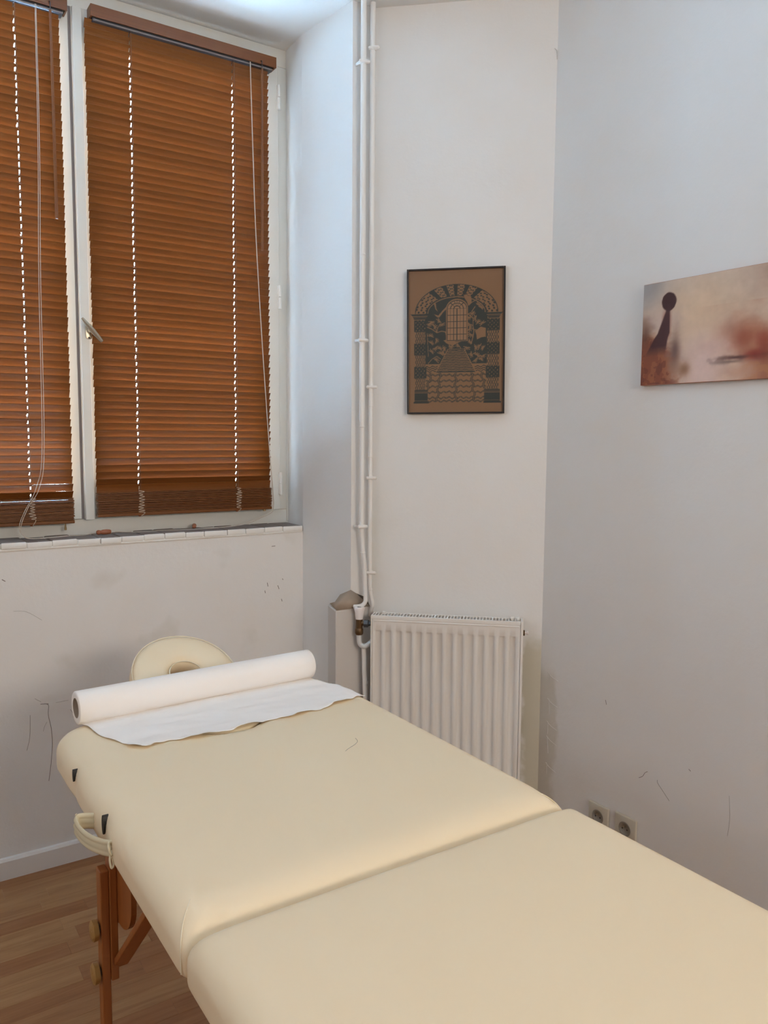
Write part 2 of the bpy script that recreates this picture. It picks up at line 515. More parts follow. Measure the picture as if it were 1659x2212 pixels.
# outer frame
f = MB(); y0, y1 = 2.925, 3.0
f.box((-.19, y0, 1.085), (1.465, y1, 1.168)); f.box((-.19, y0, 2.885), (1.47, y1, ZC)); f.box((-.19, y0, 1.168), (-.115, y1, 2.885)); f.box((1.42, y0, 1.168), (1.465, y1, 2.885))
inwin(f.build('frame', M_gloss, win, bevel=.003, smooth=True))
inwin(MB().tube([(1.462, 2.927, 1.12), (1.466, 2.928, 2.0), (1.470, 2.927, 2.95)], .008, 6).build('paint_bead', M_gloss, win, smooth=True))
def sash(x0, x1, gx0, gx1, gz0, gz1):
    s = MB(); y0, y1 = 2.908, 2.965; z0, z1 = 1.169, 2.884
    s.box((x0, y0, z0), (gx0, y1, z1)); s.box((gx1, y0, z0), (x1, y1, z1)); s.box((gx0, y0, z0), (gx1, y1, gz0)); s.box((gx0, y0, gz1), (gx1, y1, z1))
    o = inwin(s.build('sash', M_gloss, win, bevel=.0015, seg=1))
    MB().box((gx0 - .005, 2.940, gz0 - .005), (gx1 + .005, 2.944, gz1 + .005)).build('glass_pane', M_glass, o)
    return o
sash(-.113, .650, -.055, .610, 1.235, 2.80)
s2 = sash(.660, 1.419, .722, 1.338, 1.288, 2.765)
inwin(MB().box((.650, 2.918, 1.169), (.660, 2.96, 2.884)).build('meeting_gap', M_gap, win))
inwin(MB().box((.662, 2.897, 1.166), (.6925, 2.909, 2.879)).build('meeting_batten', M_gloss, win, bevel=.002))
for z in (2.763, 2.009, 1.274):
    h = MB(); h.tube([(1.4215, 2.904, z - .045), (1.4215, 2.904, z - .001)], .0065, 10); h.tube([(1.4215, 2.904, z + .001), (1.4215, 2.904, z + .045)], .0065, 10)
    h.box((1.412, 2.9045, z - .043), (1.415, 2.909, z + .043))
    inwin(h.build('hinge', M_hinge, win, smooth=True))
# handle on the batten
hx, hz = .694, 1.822
hp = MB(); ring = []
for k in range(24):
    t = 2 * math.pi * k / 24
    sx = .0115 * (1 if math.cos(t) > 0 else -1) * abs(math.cos(t)) ** .5; sz = .026 * (1 if math.sin(t) > 0 else -1) * abs(math.sin(t)) ** .35
    ring.append((hx - .006 + sx, 2.897, hz + sz - .003))
hp.prism(ring, (0, -.005, 0))
hpo = inwin(hp.build('handle_plate', M_handle, win, bevel=.001, smooth=True))
hs = MB()
for dz in (-.022, .017): hs.tube([(hx - .006, 2.8915, hz + dz - .003), (hx - .006, 2.8905, hz + dz - .003)], .0038, 10)
hs.build('screw', M_screw, hpo)
MB().tube([(hx - .006, 2.892, hz), (hx - .006, 2.868, hz)], .0088, 14).build('handle_stem', M_handle, hpo, smooth=True)
q0 = Vector((hx - .006 - .030, 2.862, hz + .037)); q1 = Vector((hx - .006 + .036, 2.862, hz - .038))
dd = (q1 - q0)
lv = MB().tube([q0, q0 + dd * .05, q0 + dd * .3, q0 + dd * .55, q0 + dd * .8, q0 + dd * .97, q1], [.0046, .0060, .0078, .0092, .0076, .0058, .0048], 6)
lv.build('lever', M_handle, hpo, smooth=False, bevel=.0006)

# ------------------------------------------------------------------ wooden blinds
def slat_mesh(xa, xb, holes, name, width=.0300, thick=.0026, crown=.0016):
    hw = .0017; bx = [xa]
    for h in holes: bx += [h - hw, h + hw]
    bx.append(xb)
    cs = [-.5, -.20, 0, .22, .5]
    def prof(c, top):
        return (c * width, crown * (1 - (2 * c) ** 2) * 1.0 + (thick / 2 if top else -thick / 2))
    V = []; F = []; n = len(cs); m = len(bx)
    for top in (1, 0):
        for x in bx:
            for c in cs:
                yy, zz = prof(c, top); V.append((x, yy, zz))
    N = n * m
    holes_c = set(range(1, m - 1, 2)); 
    for i in range(m - 1):
        for j in range(n - 1):
            if i in holes_c and j in (1, 2): continue
            a = i * n + j
            F.append((a, a + n, a + n + 1, a + 1)); F.append((N + a, N + a + 1, N + a + n + 1, N + a + n))
    for i in range(m - 1):
        a = i * n; F.append((a, N + a, N + a + n, a + n)); a += n - 1; F.append((a, a + n, N + a + n, N + a))
    for j in range(n - 1):
        F.append((j, j + 1, N + j + 1, N + j)); a = (m - 1) * n + j; F.append((a, N + a, N + a + 1, a + 1))
    for i in holes_c:   # hole walls
        a = i * n + 1; b_ = i * n + 3; c = a + n; d = b_ + n
        F.append((a, c, N + c, N + a)); F.append((b_, N + b_, N + d, d))
        F += [(a, N + a, N + a + 1, a + 1), (a + 1, N + a + 1, N + b_, b_), (c, c + 1, N + c + 1, N + c), (c + 1, d, N + d, N + c + 1)]
    me = bpy.data.meshes.new(name); me.from_pydata(V, [], F); me.materials.append(M_blind)
    bm = bmesh.new(); bm.from_mesh(me); bmesh.ops.recalc_face_normals(bm, faces=bm.faces); bm.to_mesh(me); bm.free()
    return me

YB = 2.880
def blind(x0, x1, holes, ztop, stack_top, stack_bot, pitch, tilt, wand_x, wand_z, cord_pts, label, seed, valance, loops, dz_right=0.0, open_rows=(), first_shut=False):
    rnd = random.Random(seed)
    root = empty('window_blind', (0, 0, 0))
    tag(root, label, 'blind', 'wooden venetian blinds')
    xm = (x0 + x1) / 2
    def lo(o): return o
    # valance / head rail
    vx0, vx1, vz0, vz1 = valance
    v = MB(); v.box((vx0, 2.852, vz0), (vx1, 2.858, vz1)); v.box((vx0, 2.858, vz0), (vx0 + .006, 2.902, vz1)); v.box((vx1 - .006, 2.858, vz0), (vx1, 2.902, vz1))
    vo = v.build('valance', M_rail, root, bevel=.001)
    MB().box((vx0 + .008, 2.862, vz0 - .010), (vx1 - .012, 2.898, vz1 - .008)).build('headrail', M_metal_dark, root, bevel=.001)
    MB().tube([(vx0 + .01, 2.861, vz0 - .0065), (vx1 - .012, 2.861, vz0 - .0065)], .0022, 6).build('headrail_lip', M_lip, root)
    # hanging slats
    me = slat_mesh(x0 - xm, x1 - xm, [h - xm for h in holes], 'slat')
    z = stack_top + .0095; i = 0; n = 0
    zs = []
    while z < ztop:
        zs.append(z); z += pitch
    for i, z in enumerate(zs):
        o = bpy.data.objects.new('slat', me); COL.objects.link(o); o.parent = root
        t = tilt + rnd.uniform(-1.6, 1.6)
        if i in open_rows: t -= open_rows[i]
        if i > len(zs) - 5: t -= 2
        if i == 0 and first_shut: t = 76; z += .0035
        o.location = (xm + rnd.uniform(-.0012, .0012), YB, z + rnd.uniform(-.0005, .0005))
        # room edge (-Y) up, window edge down
        o.rotation_euler = (-math.radians(t), rnd.uniform(-.0012, .0012) + dz_right, 0)
    # stacked slats resting on the bottom rail
    mes = slat_mesh(x0 - xm, x1 - xm, [h - xm for h in holes], 'stacked_slat', thick=.0021, crown=.0004)
    zr = stack_bot + .012; k = 0
    nst = int((stack_top - zr) / .0033)
    for k in range(nst):
        o = bpy.data.objects.new('stacked_slat', mes); COL.objects.link(o); o.parent = root
        o.location = (xm + rnd.uniform(-.002, .002), YB + rnd.uniform(-.003, .002), zr + (k + .6) * .0033 + rnd.uniform(-.0004, .0004))
        o.rotation_euler = (rnd.uniform(-.03, .03), dz_right + rnd.uniform(-.0008, .0008), 0)
    MB().box((x0 - .001, YB - .0155, stack_bot), (x1 + .001, YB + .0155, stack_bot + .0115)).build('bottom_rail', M_blind, root, bevel=.002).rotation_euler = (0, 0, 0)
    # ladder threads + loops of slack
    for hi, h in enumerate(holes):
        m = MB()
        for dy in (-.0168, .0168):
            m.tube([(h + .001, YB + dy, stack_top), (h + .001, YB + dy, vz0 - .005)], .0006, 5)
        lad = m.build('ladder_thread', M_thread, root)
        MB().tube([(h - .0008, YB, stack_bot + .01), (h - .0008, YB, vz0 - .005)], .0007, 5).build('lift_thread', M_thread, root)
        pts = []; zz = stack_top + .004; nlo = 9 if loops[hi] else 5
        for q in range(nlo * 2):
            s_ = 1 if q % 2 else -1
            pts.append((h + .003 + s_ * rnd.uniform(.005, .013), YB - .0175 - rnd.uniform(0, .004), zz))
            zz -= (stack_top - stack_bot + .0) / (nlo * 2 + .5) * rnd.uniform(.7, 1.3)
            zz = max(zz, stack_bot + .004)
        pts.append((h + .002, YB - .0165, stack_bot - .001))
        MB().tube(smooth_path(pts, 6), .0012, 5).build('thread_loops', M_loopc, root, smooth=True)
        MB().tube([(h, YB - .004, stack_bot - .004), (h, YB - .004, stack_bot + .001)], [.004, .006], 10).build('rail_button', M_tassel, root)
    # wand
    wz0, wz1 = wand_z
    wd = MB().tube([(wand_x[0], 2.842, wz1), (wand_x[0] * .6 + wand_x[1] * .4, 2.842, wz1 * .6 + wz0 * .4), (wand_x[1], 2.844, wz0 + .01), (wand_x[1], 2.844, wz0)], [.0042, .0048, .0054, .0046], 6).build('tilt_wand', M_tassel2 if False else M_rail, root)
    MB().tube(smooth_path([(wand_x[0], 2.856, wz1 + .03), (wand_x[0], 2.843, wz1 + .026), (wand_x[0], 2.842, wz1)], 4), .0018, 6).build('wand_hook', M_metal_dark, wd)
    # lift cords
    for cp in cord_pts:
        MB().tube(smooth_path(cp, 6), .0011, 6).build('lift_cord', M_cord, root, smooth=True)
    return root

holesR = [.844, 1.219]
cordR = [(1.279, 2.853, 2.84), (1.286, 2.853, 2.55), (1.297, 2.852, 2.20), (1.320, 2.852, 1.80), (1.346, 2.852, 1.42), (1.361, 2.853, 1.235), (1.3625, 2.856, 1.19), (1.352, 2.850, 1.168), (1.30, 2.846, 1.148), (1.22, 2.835, 1.128), (1.15, 2.84, 1.1185), (1.09, 2.85, 1.119), (1.058, 2.856, 1.122)]
cordR2 = [(1.281, 2.854, 2.84), (1.288, 2.8535, 2.55), (1.299, 2.853, 2.20), (1.322, 2.853, 1.80), (1.348, 2.853, 1.42), (1.3635, 2.854, 1.235), (1.366, 2.857, 1.19), (1.355, 2.852, 1.164), (1.31, 2.848, 1.146), (1.23, 2.835, 1.125), (1.10, 2.83, 1.1185), (.93, 2.845, 1.119), (.82, 2.85, 1.119), (.748, 2.852, 1.124)]
bR = blind(.6965, 1.362, holesR, 2.835, 1.262, 1.176, .0247, 61.5, (1.322, 1.319), (2.164, 2.822), [cordR, cordR2],
      'brown wooden venetian blind beside the chalk-white reveal, closed over the right window sash', 3, (.711, 1.386, 2.843, 2.881), [1, 1], 0.0, {4: 3.0, 7: 1.5, 57: 2.0}, True)
holesL = [.100, .480]
cL1 = [(.540, 2.853, 2.83), (.535, 2.852, 2.40), (.524, 2.852, 1.97), (.517, 2.852, 1.43), (.495, 2.850, 1.29), (.455, 2.846, 1.21), (.437, 2.842, 1.165), (.440, 2.838, 1.140), (.460, 2.832, 1.121), (.52, 2.835, 1.1185), (.60, 2.85, 1.119), (.64, 2.852, 1.119), (.683, 2.853, 1.124)]
cL2 = [(.543, 2.854, 2.83), (.540, 2.853, 2.40), (.530, 2.853, 1.97), (.524, 2.853, 1.43), (.505, 2.851, 1.29), (.468, 2.847, 1.225), (.444, 2.843, 1.17), (.443, 2.839, 1.138), (.47, 2.84, 1.1195), (.54, 2.845, 1.119), (.590, 2.86, 1.1195)]
bL = blind(-.065, .616, holesL, 2.835, 1.250, 1.160, .0244, 58.0, (.583, .584), (2.170, 2.818), [cL1, cL2],
      'brown wooden venetian blind cut by the left edge, bright slits between its slats', 5, (-.07, .638, 2.836, 2.876), [1, 1], 0.0,
      {0: 9, 1: 5, 2: 1, 5: 1.5, 6: 3, 7: 1, 10: 1, 14: 1.0, 20: 1, 22: 1.5, 30: 1})
# tassels
def lathe(prof, axis_p, axis_d, n=14):
    p = Vector(axis_p); d = Vector(axis_d).normalized(); mb = MB()
    mb.tube([p + d * t for t, r_ in prof], [r_ for t, r_ in prof], n); return mb
lathe([(0, .002), (.001, .0055), (.006, .0088), (.012, .0082), (.015, .0062), (.017, .0066), (.022, .0088), (.035, .0093), (.046, .0082), (.050, .006), (.051, .002)], (.684, 2.853, 1.1250), (1, -.05, .01)).build('cord_tassel', M_tassel, bR, smooth=True)
lathe([(0, .002), (.001, .0050), (.006, .0078), (.012, .0075), (.017, .0055), (.022, .006), (.035, .0085), (.040, .004)], (1.040, 2.858, 1.1250), (.35, .94, 0)).build('cord_tassel', M_tassel, bR, smooth=True)
t = lathe([(0, .0012), (.006, .002), (.02, .0042), (.026, .0040), (.027, .001)], (.590, 2.886, 1.162), (0, 0, -1)).build('cord_tassel', M_tassel2, bL, smooth=True)
t['label'] = 'narrow pale wooden cord tassel hanging below the bottom rail'
lathe([(0, .006), (.006, .006), (.007, .004)], (1.333, 2.872, 1.176), (0, 0, -1)).build('rail_clip', M_tassel2, bR)

# ------------------------------------------------------------------ heating pipes
def pipe(pts, r, clips, label, joints):
    root = empty('heating_pipe', (pts[0][0], pts[0][1], 0))
    tag(root, label, 'pipe', 'painted heating pipes in the corner')
    inv = Vector((-pts[0][0], -pts[0][1], 0))
    def q(o): o.location = inv; return o
    q(MB().tube(pts, r, 14).build('pipe_run', M_pipe, root, smooth=True))
    for z, x, y, rr in joints:
        q(MB().tube([(x, y, z - .003), (x, y, z), (x, y, z + .003)], [rr, rr + .0012, rr], 14).build('solder_joint', M_pipe, root, smooth=True))
    for (x, y, z, rr, ang) in clips:
        c = MB(); c.tube([(x, y, z - .007), (x, y, z + .007)], rr + .0028, 14)
        dx, dy = math.cos(ang), math.sin(ang)
        c.tube([(x - dx * .0175 , y - dy * .0175 - .006, z), (x - dx * .0165, y - dy * .0165 - .007, z), (x, y - .0085, z), (x + dx * .0165, y + dy * .0165 - .007, z), (x + dx * .0175, y + dy * .0175 - .006, z)], [.0040, .0062, .0068, .0062, .0040], 10)
        c.box((x - .013, y, z - .004), (x - .009, y + .030, z + .004)) if abs(dy) < .4 else c.tube([(x, y, z), (x + .018, y + .020, z)], .004, 6)
        q(c.build('pipe_clip', M_pipe, root, smooth=True))
    return root
px1, py1 = 1.511, 2.433
p1 = [(px1, py1, ZC - .002), (px1, py1, 1.53), (px1 + .001, py1, 1.51), (px1 + .001, py1, 1.13)]
p1 += smooth_path([(px1 + .002, py1, 1.11), (px1 + .008, py1, 1.05), (px1 + .014, py1, 1.00), (1.528, py1, .93), (1.530, py1, .885), (1.528, py1 - .002, .862), (1.516, py1 + .006, .848), (1.500, py1 + .030, .842)], 4)
r1 = [.0096, .0096, .0080, .0080] + [.0078] * (len(p1) - 4)
pipe(p1, r1, [(px1, py1, 2.742, .0096, -.3), (px1, py1, 1.804, .0096, -.15), (px1 + .001, py1, 1.141, .0080, -.1)],
     'left of two white painted pipes, bending down beside the radiator valve', [(1.50, px1 + .001, py1, .0080), (1.045, px1 + .0085, py1, .0078), (2.10, px1, py1, .0096)])
px2, py2 = 1.553, 2.440
p2 = [(px2, py2, ZC - .002), (px2, py2, 1.59), (px2, py2, 1.57), (px2, py2, 1.40), (px2, py2, 1.385), (px2, py2, .93)]
p2 += smooth_path([(px2, py2, .915), (px2 + .004, py2, .89), (px2 + .011, py2 - .002, .85), (px2 + .014, py2 + .010, .825), (1.571, 2.463, .80)], 4)
r2 = [.0092, .0092, .0084, .0084, .0076, .0076] + [.0074] * (len(p2) - 6)
pipe(p2, r2, [(px2, py2, 2.800, .0092, -.75), (px2, py2, 1.642, .0084, -.7), (px2, py2, 1.315, .0076, -.7), (px2, py2, .968, .0076, -.7)],
     'right of two white painted pipes, running straight down behind the radiator', [(1.575, px2, py2, .0084), (1.392, px2, py2, .0076), (.905, px2 + .002, py2, .0074)])

# ------------------------------------------------------------------ radiator (local frame: x along wall, y towards wall, z up)
RA = math.atan2(TU.y, TU.x)
rad = empty('radiator', (K.x, K.y, 0), RA)
tag(rad, 'white ribbed panel radiator under the framed linocut print', 'radiator')
# local +y points into the wall, so room side is negative y
U0, U1, ZB, ZT, YF, YK = .018, .562, .13, .822, -.100, -.040
# ribbed front panel
cen = [.0455 + .0369 * i for i in range(14)]
us = [U0 + .006]
for c in cen: us += [c - .0125, c - .0095, c - .007, c + .007, c + .0095, c + .0125]
us.append(U1 - .010)
zz = [ZB + .006, ZB + .05, ZB + .054, ZB + .060, ZT - .062, ZT - .056, ZT - .052, ZT - .022, ZT - .018, ZT - .006]
def dep(u, z):
    if z < ZB + .052 or z > ZT - .054: return 0
    k = 1 if (ZB + .058 < z < ZT - .060) else .45
    for c in cen:
        d = abs(u - c)
        if d < .0075: return .0090 * k
        if d < .0100: return .0048 * k
    return 0
V = []; F = []
for z in zz:
    for u in us:
        ex = -.002 if z > ZT - .02 else 0
        V.append((u, YF + dep(u, z) + (.0035 if z > ZT - .010 or z < ZB + .008 else 0), z))
n = len(us)
for i in range(len(zz) - 1):
    for j in range(n - 1): F.append((i * n + j, i * n + j + 1, (i + 1) * n + j + 1, (i + 1) * n + j))
# back skin to give thickness
kk = len(V)
for (u, z) in ((us[0], zz[0]), (us[-1], zz[0]), (us[-1], zz[-1]), (us[0], zz[-1])): V.append((u, YF + .014, z))
F.append((kk, kk + 3, kk + 2, kk + 1))
bot = list(range(0, n)); F.append(tuple(bot[::-1]) + (kk, kk + 1)); top = list(range((len(zz) - 1) * n, len(zz) * n)); F.append(tuple(top) + (kk + 2, kk + 3))
F.append(tuple(i * n for i in range(len(zz))) + (kk + 3, kk)); F.append(tuple(i * n + n - 1 for i in range(len(zz) - 1, -1, -1)) + (kk + 1, kk + 2))
fp = mesh_obj('front_panel', V, F, M_rad, rad)
bmm = bmesh.new(); bmm.from_mesh(fp.data); bmesh.ops.recalc_face_normals(bmm, faces=bmm.faces); bmm.to_mesh(fp.data); bmm.free()
fp.data.shade_smooth(); fp.data.set_sharp_from_angle(angle=math.radians(50))
MB().tube([(U0 + .012, YF - .001, ZT - .018), (U1 - .014, YF - .001, ZT - .018)], .0022, 6).build('panel_seam', M_rad, rad, smooth=True)
MB().box((U0 + .008, YK - .006, ZB + .005), (U1 - .008, YK, ZT - .012)).build('back_panel', M_rad, rad)
# convector fins inside, joined
fn = MB()
for i in range(46):
    u = U0 + .016 + i * .0114
    fn.box((u, YF + .018, ZB + .03), (u + .0007, YK - .010, ZT - .075))
fn.build('convector_fins', M_rad, rad, kind='stuff', fix=False)
# side panels
for (a, b_) in ((U0, U0 + .005), (U1 - .009, U1)):
    MB().box((a, YF - .003, ZB), (b_, YK + .002, ZT)).build('side_panel', M_rad, rad, bevel=.0015)
# top grille
g_ = MB(); zt0, zt1 = ZT - .004, ZT - .001
g_.box((U0 + .004, YF - .002, ZT - .012), (U1 - .010, YF + .010, ZT)); g_.box((U0 + .004, YK - .004, zt0 - .004), (U1 - .010, YK, ZT))
go = g_.build('top_rail', M_rad, rad, bevel=.001)
g2 = MB()
for i in range(46):
    u = U0 + .012 + i * .01145
    g2.obox((u, (YF + .010 + YK - .004) / 2, ZT - .003), (.0021, .0, 0), (0, (YK - YF - .014) / 2, 0), (0, 0, .002))
g2.build('top_grille', M_rad, rad, kind='stuff')
for u in (U0 + .035, U1 - .045, U1 - .025):
    MB().box((u, YK - .020, ZT - .004), (u + .012, YK - .004, ZT + .006)).build('grille_clip', M_rad, rad, bevel=.0015)
# bleed plug on the right
MB().tube([(U1, -.06, ZT - .048), (U1 + .006, -.06, ZT - .048)], .0105, 6).build('bleed_nut', M_brass, rad)
MB().tube([(U1 + .006, -.06, ZT - .048), (U1 + .013, -.06, ZT - .048), (U1 + .014, -.06, ZT - .048), (U1 + .018, -.06, ZT - .048)], [.0045, .0045, .0065, .0065], 10).build('bleed_valve', M_valve, rad)
# valve at the left: brass body, dark nut, white fluted cap, elbow and tail pipe
vx, vy = -.030, -.072
bd = MB(); bd.tube([(vx, vy, .765), (vx, vy, .800)], .0125, 14); bd.tube([(vx, vy, .742), (vx, vy, .748), (vx, vy, .762), (vx, vy, .767)], [.0125, .0150, .0150, .0125], 12)
bd.tube([(vx, vy, .785), (vx + .028, vy, .785)], .0095, 12)
vb = bd.build('valve_body', M_brass, rad, smooth=True)
MB().tube([(vx + .018, vy, .785), (vx + .034, vy, .785), (vx + .036, vy, .785), (U0 + .003, vy, .785)], [.0155, .0155, .009, .009], 6).build('union_nut', M_nut, rad, bevel=.001)
cap = []
prof = [(.800, .0135), (.803, .0140), (.826, .0165), (.836, .0190), (.842, .0195), (.845, .0180)]
V = []; F = []; n = 40
for (z, r_) in prof:
    for k in range(n):
        t = 2 * math.pi * k / n
        fl_ = (r_ - .0135) / .006
        rr = r_ * (1 + .07 * max(0, fl_) * math.cos(8 * t))
        V.append((vx + rr * math.cos(t), vy + rr * math.sin(t), z + (.0015 * math.cos(8 * t) if z > .83 and z < .84 else 0)))
for i in range(len(prof) - 1):
    for k in range(n): F.append((i * n + k, i * n + (k + 1) % n, (i + 1) * n + (k + 1) % n, (i + 1) * n + k))
F.append(tuple(range(n - 1, -1, -1))); F.append(tuple((len(prof) - 1) * n + k for k in range(n)))
vc = mesh_obj('valve_cap', V, F, M_valve, rad, smooth=True); vc.data.set_sharp_from_angle(angle=math.radians(40))
MB().tube([(vx, vy, .8445), (vx, vy, .8458)], .0075, 12).build('cap_disc', M_screw, vc)
el = smooth_path([(vx, vy, .745), (vx, vy, .722), (vx + .004, vy, .706), (vx + .018, vy, .698), (vx + .034, vy + .004, .706), (vx + .050, vy + .012, .722)], 5)
MB().tube(el, .0090, 12).build('valve_elbow', M_elbow, rad, smooth=True)
tl = MB().tube([(vx + .016, vy + .010, .705), (vx + .018, vy + .012, .60), (vx + .022, vy + .014, .48), (vx + .022, vy + .014, .0)], .0088, 12)
tl.build('tail_pipe', M_pipe, rad, smooth=True)
MB().tube([(vx + .021, vy + .013, .555), (vx + .021, vy + .013, .563)], .0100, 12).build('pipe_collar', M_pipe, rad, smooth=True)
# wall brackets so that it hangs on the wall
for u in (.12, .45): MB().box((u, YK, ZT - .10), (u + .02, .0, ZT - .06)).build('bracket', M_rad, rad)

# ------------------------------------------------------------------ framed print
def grid_print(name, w_, h_, rgb, m, parent, y):
    """flat printed sheet, one colour per cell corner; rgb array rows from the top; sheet faces -y"""
    H, Wd, _ = rgb.shape
    xs = np.linspace(0, w_, Wd); zs_ = np.linspace(h_, 0, H)
    X, Z = np.meshgrid(xs, zs_)
    V = np.stack([X, np.full_like(X, y), Z], -1).reshape(-1, 3)
    idx = np.arange(H * Wd).reshape(H, Wd)
    F = np.stack([idx[1:, :-1], idx[1:, 1:], idx[:-1, 1:], idx[:-1, :-1]], -1).reshape(-1, 4)
    me = bpy.data.meshes.new(name)
    me.vertices.add(len(V)); me.vertices.foreach_set('co', V.astype(np.float32).ravel())
    me.loops.add(F.size); me.loops.foreach_set('vertex_index', F.astype(np.int32).ravel())
    me.polygons.add(len(F)); me.polygons.foreach_set('loop_start', np.arange(0, F.size, 4, dtype=np.int32)); me.polygons.foreach_set('loop_total', np.full(len(F), 4, np.int32))
    me.update(calc_edges=True)
    lin = np.where(rgb <= .04045, rgb / 12.92, ((rgb + .055) / 1.055) ** 2.4)
    at = me.color_attributes.new('print', 'FLOAT_COLOR', 'POINT')
    at.data.foreach_set('color', np.concatenate([lin.reshape(-1, 3), np.ones((H * Wd, 1))], 1).astype(np.float32).ravel())
    me.materials.append(m)
    o = bpy.data.objects.new(name, me); COL.objects.link(o); o.parent = parent
    return o

def draw_linocut(Wd=300, H=450):
    PA = np.array((150, 108, 78)) / 255.; INK = np.array((46, 50, 52)) / 255.; WIN = np.array((176, 132, 104)) / 255.
    U, Vv = np.meshgrid((np.arange(Wd) + .5) / Wd, (np.arange(H) + .5) / H)
    A = np.zeros((H, Wd))          # ink mask
    rs = np.random.RandomState(4)
    asp = H / Wd                    # v unit is asp times longer
    # arch: ellipse centre (.5,.295)
    cx_, cy_ = .505, .300
    def ell(a, b): return ((U - cx_) / a) ** 2 + ((Vv - cy_) / b) ** 2
    top = Vv < cy_
    ang = np.arctan2((cy_ - Vv) * asp, U - cx_)
    outer = ell(.432, .198) < 1; inner = ell(.312, .118) < 1
    ringm = outer & ~inner & top
    # textured stones in the ring: dark lozenges on paper
    rr = np.sqrt(ell(.372, .158)) 
    lo_ = (np.sin(ang * 46) * np.cos((rr - 1) * 46 + np.where(np.sin(ang * 23) > 0, 0, math.pi)) > .35)
    A[ringm & lo_] = 1
    for a0 in (.78, 1.18, 1.60, 2.00, 2.42):
        A[ringm & (np.abs(ang - a0) < .075)] = 1
    edge = (np.abs(ell(.432, .198) - 1) < .02) & top; A[edge] = 1
    A[(np.abs(ell(.312, .118) - 1) < .05) & top] = 1
    # dark garden inside
    col_in = (U > .175) & (U < .83)
    dark = (inner & top & (ell(.296, .108) < 1)) | (col_in & (Vv >= cy_) & (Vv < .66))
    dark &= ~((Vv > .655) )
    A[dark] = 1
    # paper tears
    def poly(pts):
        pts = np.array(pts); c = np.zeros((H, Wd), bool); j = len(pts) - 1
        for i in range(len(pts)):
            xi, yi = pts[i]; xj, yj = pts[j]
            cond = ((yi > Vv) != (yj > Vv)) & (U < (xj - xi) * (Vv - yi) / (yj - yi + 1e-9) + xi)
            c ^= cond; j = i
        return c
    A[poly([(.58, .175), (.66, .19), (.665, .235), (.63, .255), (.615, .225), (.59, .20)])] = 0
    A[poly([(.70, .43), (.74, .41), (.76, .40), (.815, .41), (.815, .47), (.765, .475), (.72, .49), (.715, .455)])] = 0
    A[poly([(.355, .285), (.40, .255), (.395, .275), (.36, .30), (.325, .33), (.30, .325), (.27, .305), (.315, .315)])] = 0
    A[poly([(.265, .225), (.29, .23), (.295, .265), (.315, .29), (.285, .27)])] = 0
    A[poly([(.37, .49), (.41, .485), (.50, .50), (.56, .50), (.50, .515), (.47, .53), (.44, .525), (.40, .51)])] = 0
    # branches and leaves
    def line(pts, wdt, val):
        for (x0, y0), (x1, y1) in zip(pts[:-1], pts[1:]):
            dx, dy = x1 - x0, (y1 - y0) * asp; L2 = dx * dx + dy * dy + 1e-9
            t = np.clip(((U - x0) * dx + (Vv - y0) * asp * dy) / L2, 0, 1)
            d = np.hypot(U - x0 - t * dx, (Vv - y0) * asp - t * dy)
            A[d < wdt] = val
    line([(.20, .395), (.25, .41), (.30, .435), (.35, .425), (.39, .43), (.40, .45)], .005, 0)
    line([(.30, .435), (.29, .41), (.26, .38)], .004, 0); line([(.30, .435), (.31, .40), (.34, .37)], .004, 0)
    line([(.70, .26), (.66, .30), (.63, .31), (.68, .34), (.68, .40), (.69, .43), (.68, .47), (.66, .52)], .005, 0)
    line([(.69, .42), (.74, .425), (.79, .44), (.81, .47)], .005, 0); line([(.72, .21), (.68, .225), (.64, .24)], .004, 0)
    line([(.21, .65), (.25, .62), (.30, .60), (.34, .62)], .004, 0); line([(.66, .60), (.70, .58), (.74, .60), (.72, .63)], .004, 0)
    line([(.20, .44), (.205, .52), (.21, .60)], .003, 0)
    cl = [(.22, .37), (.25, .355), (.33, .35), (.35, .375), (.27, .395), (.235, .46), (.29, .49), (.24, .51), (.28, .54), (.33, .55), (.37, .55), (.24, .57), (.34, .585), (.38, .58), (.29, .63),
          (.73, .25), (.76, .27), (.67, .30), (.64, .33), (.71, .34), (.74, .37), (.78, .38), (.65, .38), (.64, .41), (.66, .45), (.655, .50), (.62, .54), (.70, .545), (.75, .54), (.79, .55), (.67, .59), (.72, .60), (.78, .60), (.76, .63), (.45, .53), (.53, .525), (.70, .63)]
    for (x, y) in cl:
        a0 = rs.uniform(0, 6.28)
        for k in range(6):
            a = a0 + k * .62; L = rs.uniform(.022, .038)
            line([(x, y), (x + L * math.cos(a), y + L * math.sin(a) / asp)], .0042, 0)
        line([(x, y), (x + .014 * math.cos(a0 + 4), y + .014 * math.sin(a0 + 4) / asp)], .003, 1)
    # window
    wx0, wx1, wy0, wy1, wt = .408, .615, .270, .493, .212
    wc = (wx0 + wx1) / 2; wr_ = (wx1 - wx0) / 2
    arch = (((U - wc) / wr_) ** 2 + ((Vv - wy0) / (wy0 - wt)) ** 2 < 1) & (Vv < wy0)
    body = (U > wx0) & (U < wx1) & (Vv >= wy0) & (Vv < wy1)
    wm = arch | body; A[wm] = 0
    big = ((((U - wc) / (wr_ + .012)) ** 2 + ((Vv - wy0) / (wy0 - wt + .010)) ** 2 < 1) & (Vv < wy0)) | ((U > wx0 - .012) & (U < wx1 + .012) & (Vv >= wy0) & (Vv < wy1 + .004))
    A[big & ~wm] = 0
    rim = (((((U - wc) / (wr_ - .006)) ** 2 + ((Vv - wy0) / (wy0 - wt - .005)) ** 2 > 1) & arch) | (body & ((U < wx0 + .006) | (U > wx1 - .006) | (Vv > wy1 - .005))))
    A[rim] = 1
